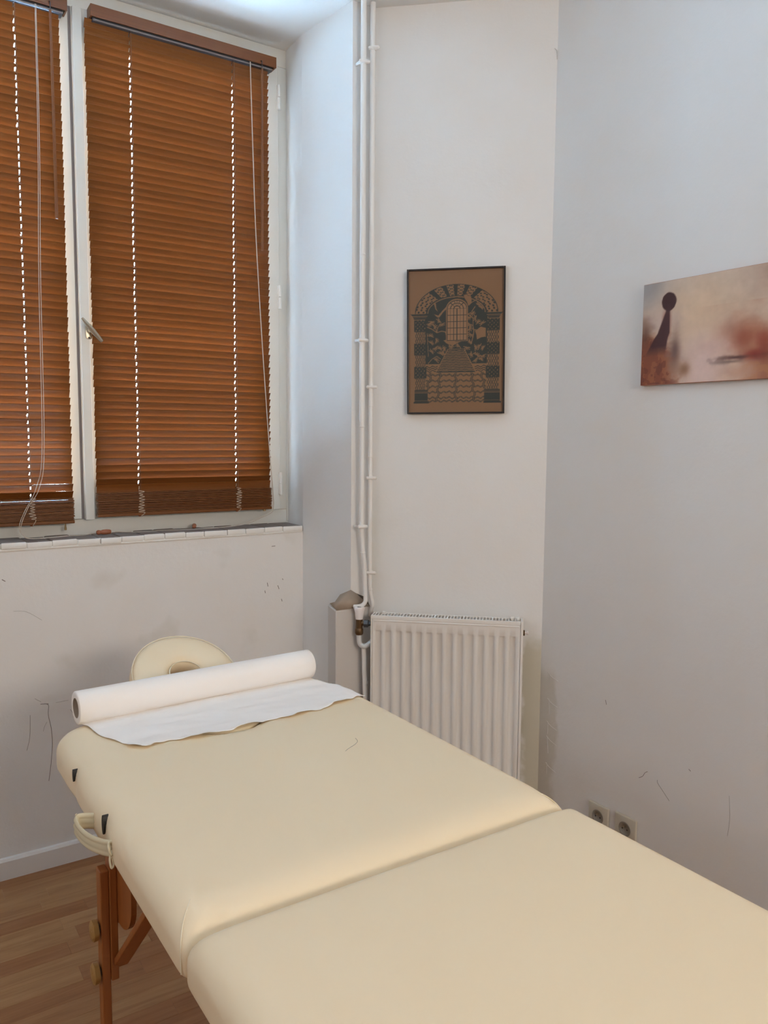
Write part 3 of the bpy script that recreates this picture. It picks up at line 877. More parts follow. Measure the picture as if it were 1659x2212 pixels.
    for k in range(1, 6):
        A[body & (np.abs(U - (wx0 + (wx1 - wx0) * k / 6)) < (.005 if k == 3 else .0022))] = 1
    for k in range(0, 5): A[body & (np.abs(Vv - (wy0 + (wy1 - wy0) * k / 5)) < .0022)] = 1
    e2 = ((U - wc) / wr_) ** 2 + ((Vv - wy0) / (wy0 - wt)) ** 2
    for q in (.10, .42): A[arch & (np.abs(e2 - q) < .05 * (1 if q > .2 else .6))] = 1
    a2 = np.arctan2(wy0 - Vv, U - wc)
    for q in (.52, 1.05, 1.57, 2.09, 2.62): A[arch & (e2 > .1) & (np.abs(a2 - q) < .045)] = 1
    # steps
    t = (Vv - .555) / (.715 - .555)
    st = (t > 0) & (t < 1) & (U > .42 - .125 * t) & (U < .585 + .12 * t)
    around = (t > -.02) & (t < 1.02) & (U > .41 - .125 * t) & (U < .597 + .12 * t)
    A[around] = 0; A[st] = 1
    wav = .0022 * np.sin(U * 60) + .001 * np.sin(U * 133)
    for k in range(1, 13):
        A[st & (np.abs(t - k / 13 + wav * 4) < .020)] = 0
    # paved floor
    flr = (U > .185) & (U < .82) & (Vv > .66) & ~around
    A[flr] = 0
    wv = .0045 * np.sin(U * 105) + .002 * np.sin(U * 47 + 1)
    for y in (.735, .775, .815, .855, .895, .918):
        A[flr & (np.abs(Vv - y + wv) < .0050) & (Vv > .715)] = 1
        A[flr & (np.abs(Vv - y + wv) < .0014) & (Vv > .715)] = 0
    for y in (.675, .69, .705):
        A[flr & (np.abs(Vv - y + wv) < .0028) & ((U < .31) | (U > .70))] = 1
    for x0_, s_ in ((.50, 0), (.335, -.18), (.665, .20), (.24, -.4), (.77, .35)):
        xc = x0_ + s_ * (Vv - .72) * .9 + .010 * np.sin(Vv * 95 + x0_ * 20)
        m_ = (flr & (Vv > .715) & (Vv < .92)); A[m_ & (np.abs(U - xc) < .0105)] = 1; A[m_ & (np.abs(U - xc) < .0035)] = 0
    # columns
    for (c0, c1, y0_, y1_, sh) in ((.070, .180, .345, .838, 0), (.828, .948, .345, .838, 0)):
        c = (U > c0) & (U < c1) & (Vv > y0_) & (Vv < y1_); A[c] = 0
        seg = (Vv - y0_) / (y1_ - y0_) * 6
        k = np.floor(seg)
        loz = (np.sin((U - c0) / (c1 - c0) * math.pi * 10) ** 2 * np.sin((Vv - y0_) * 85 + np.where(np.floor((U - c0) / (c1 - c0) * 10) % 2 > 0, 0, math.pi / 2)) ** 2 > .25)
        A[c & (k % 2 == 1) & loz] = 1
        fl2 = (np.sin((U - c0) / (c1 - c0) * math.pi * 6) * np.sin(Vv * 230) > .45) & (np.sin(U * 400 + Vv * 300) > -.2)
        A[c & (k % 2 == 0)] = 1; A[c & (k % 2 == 0) & fl2] = 0
        bul = (k % 2 == 0) & (U > c0 - .010) & (U < c1 + .010) & (Vv > y0_) & (Vv < y1_) & ~c; A[bul] = 1
    for (a, b_, c_, d_) in ((.010, .235, .302, .34), (.790, 1.0, .302, .34)):
        tt = (Vv - c_) / (d_ - c_)
        m_ = (tt > 0) & (tt < 1) & (U > a + .05 * np.clip(tt, 0, 1) ** .5) & (U < b_ - .05 * np.clip(tt, 0, 1) ** .5)
        A[m_] = 1; A[m_ & ((np.abs(tt - .42) < .05) | (np.abs(tt - .68) < .05))] = 0
    for (a, b_) in ((.062, .205), (.800, .965)):
        m_ = (U > a) & (U < b_) & (Vv > .838) & (Vv < .925); A[m_] = 1
        for q in (.848, .858, .915): A[m_ & (np.abs(Vv - q) < .0014)] = 0
        m2 = (U > a - .008) & (U < b_ + .012) & (Vv > .922) & (Vv < .934); A[m2] = 1
    # soften a little
    B = A.copy()
    B[1:-1, 1:-1] = (A[1:-1, 1:-1] * 4 + A[:-2, 1:-1] + A[2:, 1:-1] + A[1:-1, :-2] + A[1:-1, 2:]) / 8
    rgb = PA * (1 - B[..., None]) + INK * B[..., None]
    wmm = wm[..., None] & (B[..., None] < .5)
    rgb = np.where(wmm, rgb * .3 + WIN * .7, rgb)
    return rgb

pic = empty('framed_print', (0, 0, 0), RA)
pw, ph = .346, .508
pc = K + TU * .3055; pic.location = (pc.x, pc.y, 1.549)
tag(pic, 'black-framed brown linocut of an arched gateway, hung above the radiator', 'picture')
pic.rotation_euler = (0, math.radians(-.7), RA)
fr = MB(); t_ = .0058; d0, d1 = -.024, -.004
fr.box((-pw / 2, d0, 0), (-pw / 2 + t_, d1, ph)); fr.box((pw / 2 - t_, d0, 0), (pw / 2, d1, ph)); fr.box((-pw / 2 + t_, d0, 0), (pw / 2 - t_, d1, t_)); fr.box((-pw / 2 + t_, d0, ph - t_), (pw / 2 - t_, d1, ph))
fr.build('frame', M_frame, pic, bevel=.0008)
MB().box((-pw / 2 + .003, -.012, .003), (pw / 2 - .003, -.004, ph - .003)).build('backing_board', M_core, pic)
sh = grid_print('print_sheet', pw - .010, ph - .010, draw_linocut(), M_poster, pic, -.0135)
sh.location = (-pw / 2 + .005, 0, .005)
MB().box((-pw / 2 + .005, -.019, .005), (pw / 2 - .005, -.0175, ph - .005)).build('glazing', M_glass, pic)

# ------------------------------------------------------------------ canvas painting on the right wall
def draw_abstract(Wd=240, H=130):
    U, Vv = np.meshgrid((np.arange(Wd) + .5) / Wd, (np.arange(H) + .5) / H)
    rs = np.random.RandomState(11)
    def fbm(sx, sy, seed, o=4):
        out = np.zeros((H, Wd)); r_ = np.random.RandomState(seed); amp = 1; tot = 0
        for k in range(o):
            nx, ny = int(sx * 2 ** k) + 2, int(sy * 2 ** k) + 2
            g0 = r_.rand(ny, nx); fx = U * (nx - 1.001); fy = Vv * (ny - 1.001)
            ix = fx.astype(int); iy = fy.astype(int); tx = fx - ix; ty = fy - iy; tx = tx * tx * (3 - 2 * tx); ty = ty * ty * (3 - 2 * ty)
            out += amp * ((g0[iy, ix] * (1 - tx) + g0[iy, ix + 1] * tx) * (1 - ty) + (g0[iy + 1, ix] * (1 - tx) + g0[iy + 1, ix + 1] * tx) * ty); tot += amp; amp *= .55
        return out / tot
    N = fbm(5, 4, 1); N2 = fbm(14, 10, 2); N3 = fbm(26, 5, 3)
    C = lambda r_, g0, b0: np.array((r_, g0, b0)) / 255.
    rgb = np.ones((H, Wd, 3)) * C(206, 178, 156)
    def blend(m_, c): 
        nonlocal rgb
        m_ = np.clip(m_, 0, 1)[..., None]; rgb = rgb * (1 - m_) + c * m_
    def blob(x, y, sx, sy, c, a, j=.25):
        d = ((U - x) / sx) ** 2 + ((Vv - y) / sy) ** 2
        blend(a * np.exp(-d * np.clip(1 + j * (N2 - .5) * 4, .4, 2)), c)
    blend((1 - Vv) * .5, C(196, 178, 160))
    blob(.02, .05, .13, .25, C(148, 144, 144), .95); blob(.90, .05, .25, .25, C(140, 126, 122), .8); blob(.70, .10, .12, .3, C(176, 140, 120), .5)
    blob(.32, .35, .22, .3, C(214, 180, 146), .7)
    blob(.12, .38, .12, .10, C(196, 172, 164), .6)
    blend(.55 * (N - .35) * 2 * (Vv > .3) * np.clip((U - .3) * 6, 0, 1), C(178, 126, 98))
    blob(.50, .55, .07, .12, C(160, 120, 104), .7); blob(.58, .60, .10, .12, C(180, 118, 90), .7)
    blob(.36, .82, .13, .25, C(214, 184, 172), .95); blob(.34, .95, .10, .15, C(212, 182, 170), .9); blob(.44, .68, .12, .08, C(206, 170, 156), .7)
    # left mass
    lm = np.clip((.25 - U + .07 * (N2 - .5)) * 9, 0, 1) * np.clip((Vv - .44 - .20 * (U / .24) + .3 * (N - .5)) * 7, 0, 1)
    blend(lm * .95, C(128, 66, 42)); blend(lm * (N3 > .52) * .55, C(160, 100, 62)); blend(lm * (N2 > .56) * .5, C(96, 44, 34))
    blob(.02, .48, .04, .14, C(104, 70, 56), .8)
    blob(.20, .66, .03, .16, C(96, 70, 64), .8); blob(.255, .87, .035, .07, C(140, 100, 72), .9)
    # dark upright form with a rounded top
    head = ((U - .155) / .042) ** 2 + ((Vv - .20 + .01 * (N2 - .5)) / .088) ** 2 + .5 * (N3 - .5)
    blend(np.clip((1.15 - head) * 5, 0, 1) * .97, C(58, 26, 24))
    xc = .155 - .030 * np.clip((Vv - .25) / .3, 0, 1) - .05 * np.clip((Vv - .50) / .25, 0, 1)
    stem = np.clip((.016 + .045 * np.clip((Vv - .3) / .4, 0, 1) - np.abs(U - xc)) * 140, 0, 1) * (Vv > .22) * np.clip((.72 - Vv) * 10, 0, 1)
    blend(np.clip((.034 - np.abs(U - .146)) * 50, 0, 1) * np.clip((Vv - .26) * 12, 0, 1) * np.clip((.62 - Vv) * 8, 0, 1) * .6, C(140, 82, 60))
    blend(stem * .95, C(66, 34, 34))
    # right mass and boat-like dark streak
    rm = np.clip((U - .54 + .06 * (N2 - .5)) * 9, 0, 1) * np.clip((Vv - .62 + .5 * np.clip(U - .62, 0, .25) + .3 * (N - .5)) * 6, 0, 1)
    blend(rm * .85, C(152, 88, 60)); blob(.56, .64, .06, .13, C(140, 68, 44), .75); blend(rm * (N2 > .5) * .5, C(176, 120, 76))
    blob(.62, .78, .06, .05, C(124, 40, 30), .9); blob(.66, .66, .05, .08, C(150, 62, 42), .7); blob(.53, .795, .07, .016, C(76, 46, 42), .9, .8); blob(.50, .83, .06, .012, C(110, 92, 84), .8, .8)
    blob(.55, .93, .1, .08, C(186, 140, 116), .7)
    rgb = rgb * (1 + .10 * (N2 - .5)[..., None] + .05 * (N3 - .5)[..., None])
    return np.clip(rgb, 0, 1)
can = empty('canvas_painting', (XR, 1.631, 1.628), -math.pi / 2)
tag(can, 'unframed abstract canvas in peach, rust and dark brown on the right wall', 'painting')
# local x runs along -Y of the room, local y points into the wall (+X)
MB().box((0, -.020, 0), (.60, -.0015, .302)).build('stretched_canvas', mat('canvas_edge', (.42, .20, .13), .8), can, bevel=.001)
cs_ = grid_print('painted_face', .598, .300, draw_abstract(), M_canvas, can, -.0204); cs_.location = (.001, 0, .001)

# ------------------------------------------------------------------ wall sockets
def socket(yc, zc, label):
    r_ = empty('wall_socket', (XR, yc, zc), -math.pi / 2); tag(r_, label, 'socket', 'wall sockets behind the table')
    s = .086
    pl_ = MB().box((-s / 2, -.010, -s / 2), (s / 2, 0, s / 2)).build('cover_plate', M_socket, r_, bevel=.004, seg=3, smooth=True)
    b_ = MB(); ring = [(.0215 * math.cos(2 * math.pi * k / 28), -.0102, .0215 * math.sin(2 * math.pi * k / 28)) for k in range(28)]
    V = []; F = []
    for rr, dd_ in ((.024, -.0112), (.0215, -.0118), (.0195, -.0116), (.0190, -.0102), (.0001, -.0102)):
        for k in range(28): V.append((rr * math.cos(2 * math.pi * k / 28), dd_, rr * math.sin(2 * math.pi * k / 28)))
    for i in range(4):
        for k in range(28): F.append((i * 28 + k, i * 28 + (k + 1) % 28, (i + 1) * 28 + (k + 1) % 28, (i + 1) * 28 + k))
    o = mesh_obj('socket_well', V, F, M_socket_d, r_, smooth=True)
    for dx in (-.0095, .0095): MB().tube([(dx, -.0108, 0), (dx, -.0103, 0)], .0026, 10).build('pin_hole', M_black, o)
    MB().tube([(0, -.016, .0105), (0, -.0103, .0105)], .0022, 8).build('earth_pin', M_handle, o)
    return r_
socket(1.747, .194, 'beige wall socket nearer the radiator, half hidden by the table')
socket(1.634, .200, 'beige wall socket further from the radiator, half hidden by the table')

# ------------------------------------------------------------------ massage table
tb = empty('massage_table', (.695, 1.0, 0))
tag(tb, 'cream vinyl folding massage table on wooden legs, filling the foreground', 'massage table')
TI = Vector((-.695, -1.0, 0))
def intb(o): o.location = TI; return o
TX0, TX1, TZ0, TZ1 = .336, 1.078, .720, .803
def cushion(y0, y1, fold_low, name):
    """upholstered half: rounded plan outline, rolled top edge, nearly square at the fold"""
    H, RB = .040, .018                      # height of the rolled edge, bottom radius
    RXe, RYfold, RYend = .046, (.066 if fold_low else .030), .052
    cx, cy_ = (TX0 + TX1) / 2, (y0 + y1) / 2; hx_, hy = (TX1 - TX0) / 2, (y1 - y0) / 2
    def samples(h, r_lo, r_hi, rp_lo, rp_hi, step):
        def edge(r_, rp):
            e = [r_ * (1 - math.cos(math.pi / 2 * k / 9)) for k in range(10)]
            k = e[-1]
            while k + step * .8 < rp: k += step * .8; e.append(k)
            return e + [rp]
        lo = [-h + e for e in edge(r_lo, rp_lo)]; hi = [h - e for e in edge(r_hi, rp_hi)][::-1]
        n_ = max(2, int((hi[0] - lo[-1]) / step)); mid = [lo[-1] + (hi[0] - lo[-1]) * k / n_ for k in range(1, n_)]
        return lo + mid + hi
    RPf, RPe = .070, .095                   # plan radii at the fold and at the free end
    rlo, rhi = (RYfold, RYend) if fold_low else (RYend, RYfold)
    plo, phi = (RPf, RPe) if fold_low else (RPe, RPf)
    step = .0125
    xs = samples(hx_, RXe, RXe, .085, .085, step); ys = samples(hy, rlo, rhi, plo, phi, step)
    nx, ny = len(xs), len(ys)
    def place(x, y):
        fold = (y < 0) == fold_low
        rp = RPf if fold else RPe; p_ = 9.0 if fold else 2.1
        ix = max(-(hx_ - rp), min(hx_ - rp, x)); iy = max(-(hy - rp), min(hy - rp, y))
        dx, dy = (x - ix) / rp, (y - iy) / rp; m = max(abs(dx), abs(dy))
        if m > 1e-7:
            L = (abs(dx) ** p_ + abs(dy) ** p_) ** (1 / p_); dx *= m / L; dy *= m / L
        wy = dy * dy / (dx * dx + dy * dy + 1e-12)
        return ix + dx * rp, iy + dy * rp, rp * (1 - m), wy, fold
    V = []; F = []
    top = {}; bot = {}
    for i, x in enumerate(xs):
        for j, y in enumerate(ys):
            X, Y_, e, wy, fold = place(x, y)
            Re = RXe * (1 - wy) + (RYfold if fold else RYend) * wy
            t = min(1, max(0, e / Re)); z = TZ1 - H * (1 - math.sqrt(max(0, 1 - (1 - t) ** 2)))
            u_, v_ = X / hx_, Y_ / hy
            z += .004 * (1 - u_ ** 4) * (1 - v_ ** 4)
            if fold:
                de = hy - abs(Y_); k = max(0, 1 - de / .10)
                z -= (.006 if fold_low else .002) * k * k * (3 - 2 * k)
            top[i, j] = len(V); V.append((cx + X, cy_ + Y_, z))
    for i, x in enumerate(xs):
        for j, y in enumerate(ys):
            X, Y_, e, wy, fold = place(x, y)
            t = min(1, max(0, e / RB)); z = TZ0 + RB * (1 - math.sqrt(max(0, 1 - (1 - t) ** 2)))
            bot[i, j] = len(V); V.append((cx + X, cy_ + Y_, z))
    for i in range(nx - 1):
        for j in range(ny - 1):
            F.append((top[i, j], top[i + 1, j], top[i + 1, j + 1], top[i, j + 1]))
            F.append((bot[i, j], bot[i, j + 1], bot[i + 1, j + 1], bot[i + 1, j]))
    ring = [(i, 0) for i in range(nx)] + [(nx - 1, j) for j in range(1, ny)] + [(i, ny - 1) for i in range(nx - 2, -1, -1)] + [(0, j) for j in range(ny - 2, 0, -1)]
    n_ = len(ring); prev = [top[r_] for r_ in ring]; SEG = 5
    for s_ in range(1, SEG + 1):
        if s_ == SEG: cur = [bot[r_] for r_ in ring]
        else:
            cur = []
            for k, r_ in enumerate(ring):
                a = Vector(V[top[r_]]); b_ = Vector(V[bot[r_]]); p = a.lerp(b_, s_ / SEG)
                cur.append(len(V)); V.append(tuple(p))
        for k in range(n_):
            k2 = (k + 1) % n_; F.append((prev[k], cur[k], cur[k2], prev[k2]))
        prev = cur
    return V, F
# head half
vh, fh = cushion(.9935, 1.893, True, 'head_cushion')
fx, fy, frx, fry = .690, 1.712, .088, .080
vh2 = []
for (x, y, z) in vh:
    if z > .78:
        d = math.hypot((x - fx) / frx, (y - fy) / fry)
        if d < 1.12:
            k = 1 - min(1, max(0, (d - .96) / .16)); z -= .013 * k
    # dimples round the socket holes on the long side
    if x < .40:
        for hy_ in (1.648, 1.412):
            dd_ = math.hypot((y - hy_) / .032, (z - .765) / .045)
            x += .006 * math.exp(-dd_ * dd_ * 1.5) * max(0, (.40 - x) / .064)
    vh2.append((x, y, z))
hc = intb(mesh_obj('head_cushion', vh2, fh, M_vinyl, tb, smooth=True))
vf, ff = cushion(.050, .9925, False, 'foot_cushion')
fc = intb(mesh_obj('foot_cushion', vf, ff, M_vinyl, tb, smooth=True))
# face-hole plug
V = []; F = []; n = 48; rings = [(.92, -.020), (.95, -.007), (.90, -.002), (.80, .0), (.4, .001), (0.001, .001)]
for (q, dz) in rings:
    for k in range(n):
        t = 2 * math.pi * k / n; V.append((fx + frx * q * math.cos(t), fy + fry * q * math.sin(t), TZ1 + .000 + dz))
for i in range(len(rings) - 1):
    for k in range(n): F.append((i * n + k, i * n + (k + 1) % n, (i + 1) * n + (k + 1) % n, (i + 1) * n + k))
intb(mesh_obj('face_hole_plug', V, F, M_vinyl2, tb, smooth=True))
# corner seams beside the fold
intb(MB().tube(smooth_path([(.372, 1.062, .8005), (.356, 1.040, .793), (.345, 1.022, .782), (.3385, 1.008, .768), (.3365, 1.002, .735)], 5), .0010, 6).build('corner_seam', M_vinyl3, tb, smooth=True))
intb(MB().tube(smooth_path([(1.042, 1.062, .8005), (1.058, 1.040, .793), (1.069, 1.022, .782), (1.0755, 1.008, .768)], 5), .0010, 6).build('corner_seam', M_vinyl3, tb, smooth=True))
# wooden rails under each half
for (ya, yb) in ((.10, .955), (1.005, 1.86)):
    for xa in (.392, .994): intb(MB().box((xa, ya, .662), (xa + .020, yb, .702)).build('side_rail', M_leg, tb, bevel=.002))
    for yy in (ya, yb - .02): intb(MB().box((.412, yy, .662), (.994, yy + .02, .702)).build('end_rail', M_leg, tb, bevel=.002))
    intb(MB().box((.395, ya + .005, .697), (1.010, yb - .005, .706)).build('deck_board', M_leg, tb))
# holes in the long side (arm-rest sockets)
for (yy, zz_, rr) in ((1.648, .773, .013), (1.412, .769, .018)):
    intb(MB().prism([(.3378, yy + .008 + rr * .42 * math.cos(2 * math.pi * k / 24), zz_ + rr * math.sin(2 * math.pi * k / 24)) for k in range(24)], (.02, 0, 0)).build('socket_hole', M_black, tb))
# legs
def leg(xo, yo, sx, sy, knobs=True):
    """xo outer face x; sx direction to the table's middle; brace goes towards sy"""
    lt = .0165; wy = .030
    def bx(a0, a1, b0, b1, z0, z1): return ((min(a0, a1), min(b0, b1), z0), (max(a0, a1), max(b0, b1), z1))
    lo_ = intb(MB().box(*bx(xo, xo + sx * lt, yo, yo + wy, 0.0, .636)).build('leg', M_leg, tb, bevel=.002))
    hi_ = MB().box(*bx(xo + sx * lt, xo + sx * (lt + .0145), yo - .004, yo + wy - .004, .412, .690)).build('upper_leg', M_leg, lo_, bevel=.002)
    if knobs:
        for z in (.515, .427):
            k_ = MB(); nn = 12; V = []; F = []
            for (dx, rr) in ((-.002, .012), (-.004, .0185), (-.013, .0195), (-.016, .016), (-.0165, .001)):
                for q in range(nn * 2):
                    t = math.pi * q / nn; r2_ = rr * (1 + .05 * math.cos(t * nn / 2 * 1.0))
                    V.append((xo + sx * dx, yo + wy / 2 + r2_ * math.cos(t), z + r2_ * math.sin(t)))
            for i in range(4):
                for q in range(nn * 2): F.append((i * nn * 2 + q, i * nn * 2 + (q + 1) % (nn * 2), (i + 1) * nn * 2 + (q + 1) % (nn * 2), (i + 1) * nn * 2 + q))
            k_.add(V, F); k_.build('knob', M_knob, lo_, smooth=True)
            MB().tube([(xo - sx * .002, yo + wy / 2, z), (xo + sx * .002, yo + wy / 2, z)], .009, 12).build('washer', M_screw, lo_)
    # gusset with rounded lower corner
    g0 = [(yo, .690), (yo, .525)]
    for k in range(9):
        t = math.pi / 2 * k / 8; g0.append((yo + sy * (.010 + .088 * math.sin(t)), .530 + .075 * (1 - math.cos(t))))
    g0.append((yo + sy * .098, .690))
    xg = xo + sx * (lt + .0145)
    MB().prism([(xg, a, z) for a, z in g0], (sx * .010, 0, 0)).build('gusset', M_leg, lo_)
    # brace
    pa = Vector((xg + sx * .006, yo + wy / 2, .430)); pb = Vector((xg + sx * .006, yo + sy * .235, .684))
    MB().bar(pa, pb, .012, .030, up=(1, 0, 0)).build('brace', M_leg, lo_, bevel=.002)
    return lo_
leg(.349, 1.500, 1, -1); leg(1.055, 1.500, -1, -1); leg(.349, .36, 1, 1); leg(1.055, .36, -1, 1)
# tensioning cable underneath
intb(MB().tube([(.70, .38, .50), (.70, .95, .60), (.70, 1.50, .50)], .0015, 6).build('tension_cable', M_metal_dark, tb))
# carrying strap: padded band with two grooves
path = smooth_path([(.338, 1.478, .752), (.322, 1.488, .752), (.310, 1.491, .751), (.305, 1.478, .748), (.309, 1.445, .744), (.317, 1.41, .745), (.328, 1.375, .750), (.338, 1.355, .754)], 8)
V = []; F = []
prof = []
for k in range(24):
    t = 2 * math.pi * k / 24
    hh = math.sin(t) * .0155; th = .0042 * (abs(math.cos(t)) ** .6) * (1 if math.cos(t) > 0 else -1)
    th *= (.80 + .35 * math.cos(hh / .0155 * math.pi * 3))
    prof.append((hh, th))
for i, p in enumerate(path):
    t = (path[min(i + 1, len(path) - 1)] - path[max(0, i - 1)]).normalized(); s_ = t.cross(Vector((0, 0, 1))).normalized()
    for (hh, th) in prof: V.append(p + Vector((0, 0, hh)) + s_ * th)
m_ = 24
for i in range(len(path) - 1):
    for k in range(m_): F.append((i * m_ + k, i * m_ + (k + 1) % m_, (i + 1) * m_ + (k + 1) % m_, (i + 1) * m_ + k))
F.append(tuple(range(m_))); F.append(tuple((len(path) - 1) * m_ + k for k in range(m_ - 1, -1, -1)))
so = intb(mesh_obj('carry_strap', V, F, M_strap, tb, smooth=True))
MB().tube(smooth_path([(.333, 1.358, .766), (.330, 1.350, .762), (.331, 1.345, .752), (.335, 1.348, .746), (.336, 1.355, .752)], 5), .0020, 8).build('strap_ring', M_strap, so, smooth=True)
MB().tube(smooth_path([(.333, 1.350, .748), (.330, 1.344, .740), (.331, 1.338, .729), (.335, 1.341, .731), (.335, 1.347, .742)], 5), .0019, 8).build('strap_loop', M_strap, so, smooth=True)
MB().tube([(.3095, 1.4955, .763), (.309, 1.4965, .763)], .003, 10).build('rivet', M_vinyl3, so)

# face cradle
cr = intb(empty('face_cradle', (0, 0, 0))); cr.parent = tb
cc = Vector((.725, 2.085, .792)); tl_ = math.radians(30)
ax = Vector((1, 0, 0)); ay = Vector((0, math.cos(tl_), math.sin(tl_))); az = Vector((0, -math.sin(tl_), math.cos(tl_)))
V = []; F = []; n = 64; mseg = 20
for k in range(n):
    t = 2 * math.pi * k / n
    ca, sa = math.cos(t), math.sin(t)
    ro = Vector((.146 * ca, .155 * sa)); ri = Vector((.043 * ca, .045 * sa))
    mid = (ro + ri) / 2; hw_ = (ro - ri).length / 2; dr = (ro - ri).normalized()
    for q in range(mseg):
        a = 2 * math.pi * q / mseg
        ca2, sa2 = math.cos(a), math.sin(a)
        rr = hw_ * math.copysign(abs(ca2) ** .55, ca2); zz_ = .036 * math.copysign(abs(sa2) ** .7, sa2)
        p = cc + ax * (mid.x + dr.x * rr) + ay * (mid.y + dr.y * rr) + az * zz_
        V.append(p)
for k in range(n):
    for q in range(mseg):
        k2 = (k + 1) % n; q2 = (q + 1) % mseg
        F.append((k * mseg + q, k2 * mseg + q, k2 * mseg + q2, k * mseg + q2))
mesh_obj('face_cushion', V, F, M_vinyl, cr, smooth=True)
def ringp(rx, ry, h): return [cc + ax * (rx * math.cos(2 * math.pi * k / 48)) + ay * (ry * math.sin(2 * math.pi * k / 48)) + az * h for k in range(49)]
MB().tube(ringp(.0445, .0465, .030), .0016, 6, cap=False).build('cushion_piping', M_vinyl3, cr, smooth=True)
MB().tube(ringp(.1425, .1515, .026), .0016, 6, cap=False).build('cushion_piping', M_vinyl3, cr, smooth=True)
MB().prism([cc + ax * (.12 * math.cos(2 * math.pi * k / 32)) + ay * (.125 * math.sin(2 * math.pi * k / 32)) - az * .036 for k in range(32)], -az * .008).build('cradle_plate', M_leg, cr)
for sx in (-.075, .075):
    MB().tube([cc + ax * sx - az * .05, (cc.x + sx, 1.98, .775), (cc.x + sx, 1.86, .745)], .007, 10).build('support_rod', M_leg, cr)

# ------------------------------------------------------------------ paper roll
pr = empty('paper_roll', (.70, 1.88, .80))
tag(pr, 'roll of white couch paper lying across the head end, its end unrolled', 'paper roll')
PI_ = Vector((-.70, -1.88, -.80))
A0 = Vector((.393, 1.872, .8405)); A1 = Vector((1.012, 1.898, .8435)); D = (A1 - A0).normalized(); RR = .0385
E1 = Vector((0, 0, 1)); E1 = (E1 - D * E1.dot(D)).normalized(); E2 = D.cross(E1)
V = []; F = []; n = 64
prof = [(0, .0232), (0, RR * .8), (0, RR - .002), (.002, RR)] + [((A1 - A0).length * q / 16, RR) for q in range(1, 16)] + [((A1 - A0).length - .002, RR), ((A1 - A0).length, RR - .002), ((A1 - A0).length, .0232)]
rn = random.Random(2)
for (t, r_) in prof:
    for k in range(n):
        th = 2 * math.pi * k / n; rr = r_ * (1 + (.006 * math.sin(th * 2 + t * 6) if r_ > .03 else 0))
        V.append(A0 + D * t + (E1 * math.cos(th) + E2 * math.sin(th)) * rr)
for i in range(len(prof) - 1):
    for k in range(n): F.append((i * n + k, i * n + (k + 1) % n, (i + 1) * n + (k + 1) % n, (i + 1) * n + k))
# inner bore
bo = len(V)
for t in (0, (A1 - A0).length):
    for k in range(n):
        th = 2 * math.pi * k / n; V.append(A0 + D * t + (E1 * math.cos(th) + E2 * math.sin(th)) * .0231)
for k in range(n): F.append((bo + k, bo + n + k, bo + n + (k + 1) % n, bo + (k + 1) % n))
ro_ = mesh_obj('paper_layers', V, F, M_paper, pr); ro_.location = PI_
ro_.data.shade_smooth(); ro_.data.set_sharp_from_angle(angle=math.radians(50))
V = []; F = []; n = 32
for (t, r_) in ((-.0005, .0231), ((A1 - A0).length + .0005, .0231), ((A1 - A0).length + .0005, .0215), (-.0005, .0215)):
    for k in range(n):
        th = 2 * math.pi * k / n; V.append(A0 + D * t + (E1 * math.cos(th) + E2 * math.sin(th)) * r_)
for i in range(4):
    for k in range(n): F.append((i * n + k, i * n + (k + 1) % n, ((i + 1) % 4) * n + (k + 1) % n, ((i + 1) % 4) * n + k))
mesh_obj('cardboard_core', V, F, M_core, pr, smooth=True).location = PI_
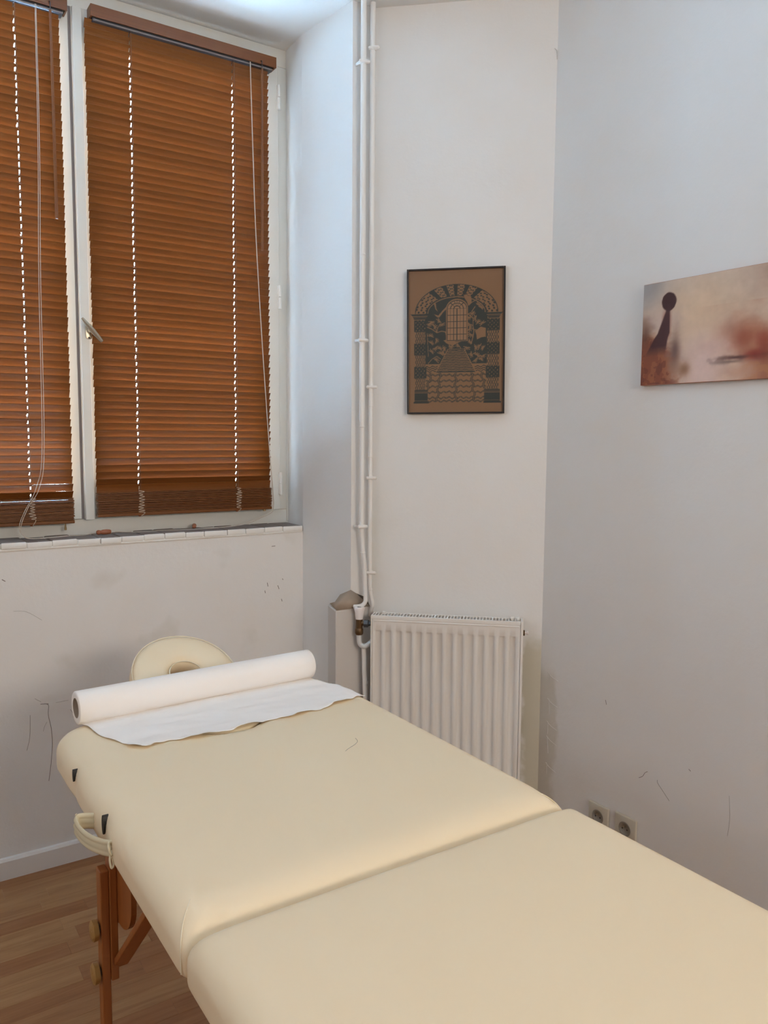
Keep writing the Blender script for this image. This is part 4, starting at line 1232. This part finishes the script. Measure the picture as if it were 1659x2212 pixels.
# unrolled sheet: grid between the roll and the torn edge, following the cushion top
def top_z(x, y):
    """height of the head cushion surface"""
    hx_ = (TX1 - TX0) / 2; cx = (TX0 + TX1) / 2; hz_ = (TZ1 - TZ0) / 2
    R_ = .050; z = TZ1 + .0045
    dx = max(0, abs(x - cx) - (hx_ - R_)) / R_; dy = max(0, y - 1.875) / .05
    q = min(.999, math.hypot(dx, dy))
    z -= hz_ * (1 - math.sqrt(1 - q * q)) 
    u_ = (x - cx) / hx_
    return z - .004 * min(1, abs(u_)) ** 4
NU, NV = 110, 40
V = []; F = []
rs = random.Random(9)
for i in range(NU + 1):
    s = i / NU
    xr = .396 + (1.008 - .396) * s; yr = 1.868 + .024 * s
    # torn edge
    xe = .452 + (1.066 - .452) * s
    kn = [(0, 1.652), (.03, 1.634), (.06, 1.633), (.09, 1.648), (.13, 1.643), (.26, 1.622), (.42, 1.632), (.49, 1.636), (.54, 1.642), (.62, 1.636), (.80, 1.652), (1, 1.690)]
    for (ka, kb) in zip(kn[:-1], kn[1:]):
        if ka[0] <= s <= kb[0]: ye = ka[1] + (kb[1] - ka[1]) * (s - ka[0]) / (kb[0] - ka[0])
    ye += .0034 * math.sin(s * 47 + 1) + .0022 * math.sin(s * 101) + rs.uniform(-.0007, .0007)
    for j in range(NV + 1):
        t = j / NV
        x = xr + (xe - xr) * t ** 1.15; y = yr + (ye - yr) * t
        x += .004 * math.sin(t * 9 + s * 3) * (1 if s < .05 or s > .95 else .0) * (1 - 0)
        z = top_z(x, y) + .0012
        dr = abs(y - yr)
        nz = noise.noise(Vector((x * 7, y * 30, 0))) * .0030 + noise.noise(Vector((x * 30, y * 60, 3))) * .0008
        z += max(0, nz + .0014) 
        # lifting of the corner and of the torn lip
        z += .006 * max(0, (t - .85) / .15) ** 2 * (.5 + .5 * math.sin(s * 31 + .5)) + .004 * max(0, (s - .9) / .1) ** 2 * t
        if s > .93: z = max(z, TZ1 - .018 + .004)
        V.append((x, y, z))
for i in range(NU):
    for j in range(NV):
        a = i * (NV + 1) + j; F.append((a, a + 1, a + NV + 2, a + NV + 1))
sh = mesh_obj('loose_sheet', V, F, M_paper, pr, smooth=True); sh.location = PI_
md = sh.modifiers.new('thickness', 'SOLIDIFY'); md.thickness = .0004; md.offset = 1

# a stray hair on the cushion
hpts = [(.83, 1.395, .8075), (.845, 1.405, .8072), (.865, 1.415, .8074), (.880, 1.428, .8075), (.885, 1.445, .8075)]
ho = MB().tube(smooth_path(hpts, 6), .00035, 5).build('hair_strand', M_crack, None, smooth=True)
tag(ho, 'single dark curved hair lying on the cream table top', 'hair')
